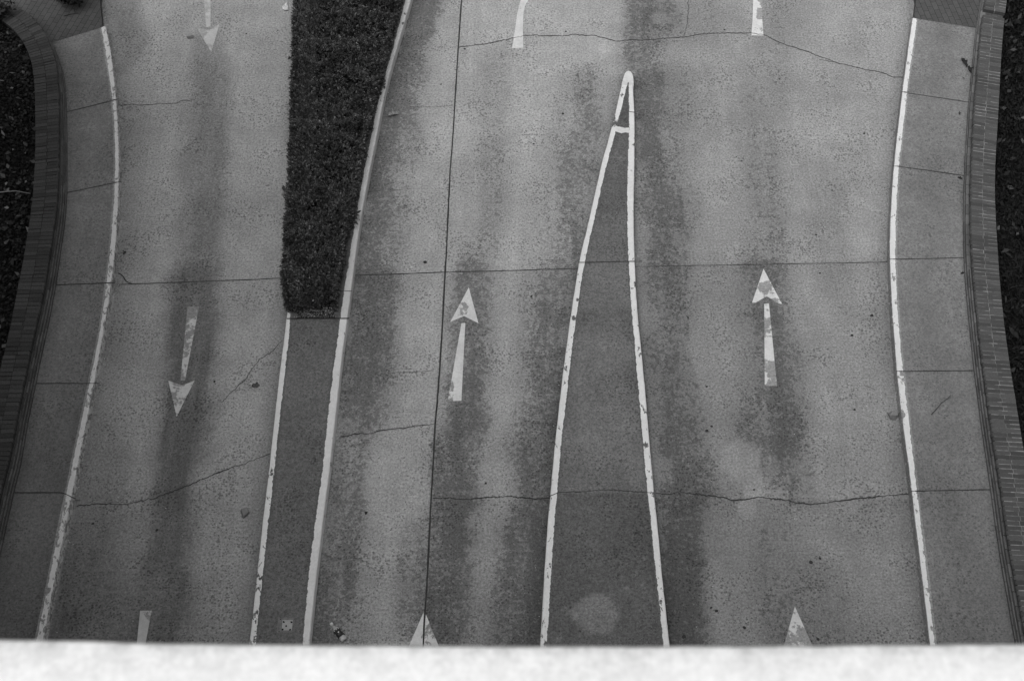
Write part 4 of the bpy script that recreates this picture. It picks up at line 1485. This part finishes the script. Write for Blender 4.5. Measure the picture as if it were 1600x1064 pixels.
# weed shoot hanging over the median kerb out of the hedge
weed = empty('weed_shoot')
tag(weed, 'broad leaved weed shoot hanging over the white median kerb', 'weed')
bag = Bag()
st_ = [(*gp(546, 341, .32), .32), (*gp(552, 339, .33), .33), (*gp(557, 336, .30), .30)]
for i in range(2):
    bag.add(tube(st_[i], st_[i + 1], .005, .004), 0)
mesh_obj('stem', bag.V, bag.F, M_twig, weed)
for (x0, y0, x1, y1) in [(553,338,565,330.5),(553,339,562,338),(551,347,560,352.5),(554,341,559,344)]:
    a, b_ = np.array((*gp(x0, y0, .3), .32)), np.array((*gp(x1, y1, .28), .29))
    d = b_ - a
    nrm = np.array([-d[1], d[0], 0]) / np.linalg.norm(d[:2])
    V = []
    for t, w in ((0, .003), (.2, .018), (.5, .027), (.8, .016), (1, .001)):
        m_ = a + d * t + np.array([0, 0, .02 * math.sin(t * 3)])
        V += [tuple(m_ - nrm * w + np.array([0, 0, .006])), tuple(m_), tuple(m_ + nrm * w + np.array([0, 0, .006]))]
    F = [(i * 3 + j, i * 3 + j + 1, i * 3 + j + 4, i * 3 + j + 3) for i in range(4) for j in range(2)]
    mesh_obj('leaf', V, F, M_dead_dark, weed)

# crushed bottle near the parapet
bottle = empty('crushed_bottle')
tag(bottle, 'crushed clear plastic bottle with black label lying at the parapet', 'bottle')
a, b_ = np.array(gp(520.5, 979)), np.array(gp(553, 1019))
d = (b_ - a) / np.linalg.norm(b_ - a)
nr = np.array([-d[1], d[0]])


def lathe(prof, mat_ids, squash, name, mats, seed):
    rng = np.random.default_rng(seed)
    k = 18
    V, F, M = [], [], []
    for (s, r) in prof:
        r, s = r * .8, s * .85
        for q in range(k):
            an = q * 2 * math.pi / k
            rr = r * (1 + rng.normal(0, .05))
            p = a + d * s + nr * rr * math.cos(an)
            V.append((p[0], p[1], max(.004, .055 * squash + rr * squash * math.sin(an))))
    for i in range(len(prof) - 1):
        for q in range(k):
            F.append((i * k + q, i * k + (q + 1) % k, (i + 1) * k + (q + 1) % k, (i + 1) * k + q))
            M.append(mat_ids(i, q))
    F.append(tuple(range(k)))
    M.append(mat_ids(0, 0))
    return mesh_obj(name, V, F, mats, bottle, fmat=M)


lathe([(-.05, .022), (-.047, .027), (-.012, .027), (-.010, .014)], lambda i, q: 0, .95, 'cap', [M_cap], 1)
lathe([(-.008, .014), (.015, .016), (.022, .030), (.028, .018), (.045, .028), (.06, .040), (.08, .055), (.092, .060)], lambda i, q: 0, .75, 'bottle_neck', [M_bottle], 2)
lathe([(.092, .064), (.10, .066), (.108, .066), (.15, .062), (.17, .066), (.20, .060), (.24, .064)], lambda i, q: 1 if (i == 1 and q % 2 == 0) or (i == 3 and q % 4 == 0) else 0, .7, 'label_wrap', [M_label, M_print], 3)
lathe([(.24, .055), (.27, .057), (.31, .052), (.32, .03)], lambda i, q: 0, .7, 'bottle_base', [M_bottle], 4)

# grit: countless pale and dark crumbs
n = 900
x = rng.uniform(-7.6, 7.6, n)
y = rng.uniform(7.2, 20.5, n)
kp = (x > KL_base(y)) & (x < KR_base(y)) & ~((x > ML_out(y) - .1) & (x < MR_base(y) + .02)) & ~((x > TL_out(y) - .02) & (x < TR_out(y) + .02) & (y < ytip + .05))
x, y = x[kp], y[kp]
# more of it swept into the gutters
ge, gy = [], []
for ln, side in ((KL_base, 1), (MR_base, 1), (KR_base, -1), (TR_out, 1), (TL_out, -1)):
    yy = rng.uniform(7.2, 20 if ln in (KL_base, MR_base, KR_base) else ytip - .1, 90)
    ge.append(ln(yy) + side * (.012 + np.abs(rng.normal(0, .05, 90))))
    gy.append(yy)
x = np.concatenate([x] + ge)
y = np.concatenate([y] + gy)
n = len(x)
sz = rng.uniform(.004, .010, n) * np.where(rng.uniform(0, 1, n) > .93, 1.6, 1)
tet = np.array([[1, 0, 0], [-.5, .87, 0], [-.5, -.87, 0], [0, 0, 1.2]])
base = np.stack([x, y, np.full(n, .001)], 1)
rot = rng.uniform(0, 6.28, n)
c_, s_ = np.cos(rot), np.sin(rot)
T = np.stack([np.stack([tet[:, 0] * c - tet[:, 1] * s, tet[:, 0] * s + tet[:, 1] * c, tet[:, 2]], 1) for c, s in zip(c_, s_)]) * sz[:, None, None] + base[:, None, :]
tris = np.concatenate([T[:, [0, 1, 3]], T[:, [1, 2, 3]], T[:, [2, 0, 3]]])
tn = rng.choice([.2, .35, 1.2, 2.6, 3.4], n, p=[.3, .2, .3, .12, .08])
tag(quads_obj('grit', tris, mat_leaf('grit_stone', .22, .8, .2), attrs={'tone': np.repeat(np.tile(tn, 3), 3)}, k=3), 'pale and dark grit scattered over the concrete road', kind='stuff')

# ------------------------------------------------------------------ the building the photograph was taken from
k = NT('parapet_stone')
n1 = k.noise(46, 7, .68)
n2 = k.noise(170, 4, .6)
n5 = k.noise(7, 3, .5)
v = k.math('MULTIPLY', k.ramp(n1, .30, .58, .74, .84), k.ramp(n2, .3, .7, .91, 1.07, False))
v = k.math('MULTIPLY', v, k.ramp(n5, .3, .7, .95, 1.03, False))
lip = k.math('MULTIPLY', k.attr('lip'), k.ramp(k.noise(30, 6, .7), .36, .62, .42, .05))
v = k.math('MULTIPLY', v, k.math('SUBTRACT', 1.0, lip))
M_ledge = k.finish(v, .8, n1, .3, .003)
LZ = CAM_H - 1.0
building = empty('building')
tag(building, 'tall pale concrete building whose bright parapet crosses the bottom edge', 'building')
edge = [gp(px, py, LZ) for px, py in ((-900,980),(0,992.5),(400,999.5),(800,1003),(1200,1002),(1600,998.5),(2500,990))]
edge = [(-14.0, edge[0][1])] + edge + [(14.0, edge[-1][1])]
xs = np.concatenate([np.linspace(-14, -1.2, 20), np.linspace(-1.19, 1.19, 120), np.linspace(1.2, 14, 20)])
ye = np.interp(xs, [e[0] for e in edge], [e[1] for e in edge])
ye = ye + (fbm(xs, xs * 0, 40, 4, 2) - .5) * .0016
prof = [(-.002, -.16), (0, -.02), (-.0015, -.004), (-.005, 0), (-.011, .0008), (-.03, .0015), (-.07, .002), (-.20, .003), (-.36, 0), (-.364, -.16)]
V, F = [], []
for x, y in zip(xs, ye):
    for (dy, dz) in prof:
        V.append((x, y + dy, LZ + dz))
n = len(prof)
for i in range(len(xs) - 1):
    for j in range(n - 1):
        F.append((i * n + j, (i + 1) * n + j, (i + 1) * n + j + 1, i * n + j + 1))
    F.append((i * n + n - 1, (i + 1) * n + n - 1, (i + 1) * n, i * n))
po = mesh_obj('parapet', V, F, M_ledge, building, smooth=False, attrs={'lip': np.tile([1, 1, 1, .9, .5, .12] + [0] * (n - 6), len(xs))})
bm = bmesh.new(); bm.from_mesh(po.data); bmesh.ops.recalc_face_normals(bm, faces=bm.faces[:]); bm.to_mesh(po.data); bm.free()


def bx(bag, x0, x1, y0, y1, z0, z1, mi=0):
    V = [(x, y, z) for x in (x0, x1) for y in (y0, y1) for z in (z0, z1)]
    F = [(0, 1, 3, 2), (4, 6, 7, 5), (0, 4, 5, 1), (2, 3, 7, 6), (0, 2, 6, 4), (1, 5, 7, 3)]
    bag.add((V, F), mi)


YE = float(np.min(ye))
# front: floor bands and window bands over the open driveway
fb, gb = Bag(), Bag()
bx(fb, -14, 14, YE - .34, YE - .03, 15.6, LZ - .16)
zf = 4.2
while zf < 15:
    bx(fb, -14, 14, YE - .34, YE - .04, zf, zf + 1.5)
    z1 = min(zf + 3.8, 15.6)
    bx(gb, -14, 14, YE - .30, YE - .22, zf + 1.5, z1)
    for xx in np.arange(-14, 14, 2.8):
        bx(fb, xx, xx + .5, YE - .34, YE - .06, zf + 1.5, z1)
    zf += 3.8
mesh_obj('facade', fb.V, fb.F, M_facade, building, fmat=fb.M)
mesh_obj('window_band', gb.V, gb.F, M_glass, building)
# unseen wing added to block sky and sun and darken the left side
wb, wg = Bag(), Bag()
WX, WH, WY = -9.8, 26.0, 18.0
bx(wb, WX - .4, WX, -8, WY, .0, 1.2)
zf = 1.2
while zf < WH - 2:
    bx(wg, WX - .35, WX - .2, -8, WY - .1, zf, zf + 2.0)
    for yy in np.arange(-8, WY - 1, 3.0):
        bx(wb, WX - .4, WX - .02, yy, yy + 1.2, zf, zf + 2.0)
    bx(wb, WX - .4, WX, -8, WY, zf + 2.0, zf + 3.8)
    zf += 3.8
mesh_obj('added_wing_facade', wb.V, wb.F, mat_plain('added_wing_brick', .07, .9, .2, 3), building)
mesh_obj('added_wing_windows', wg.V, wg.F, M_glass, building)
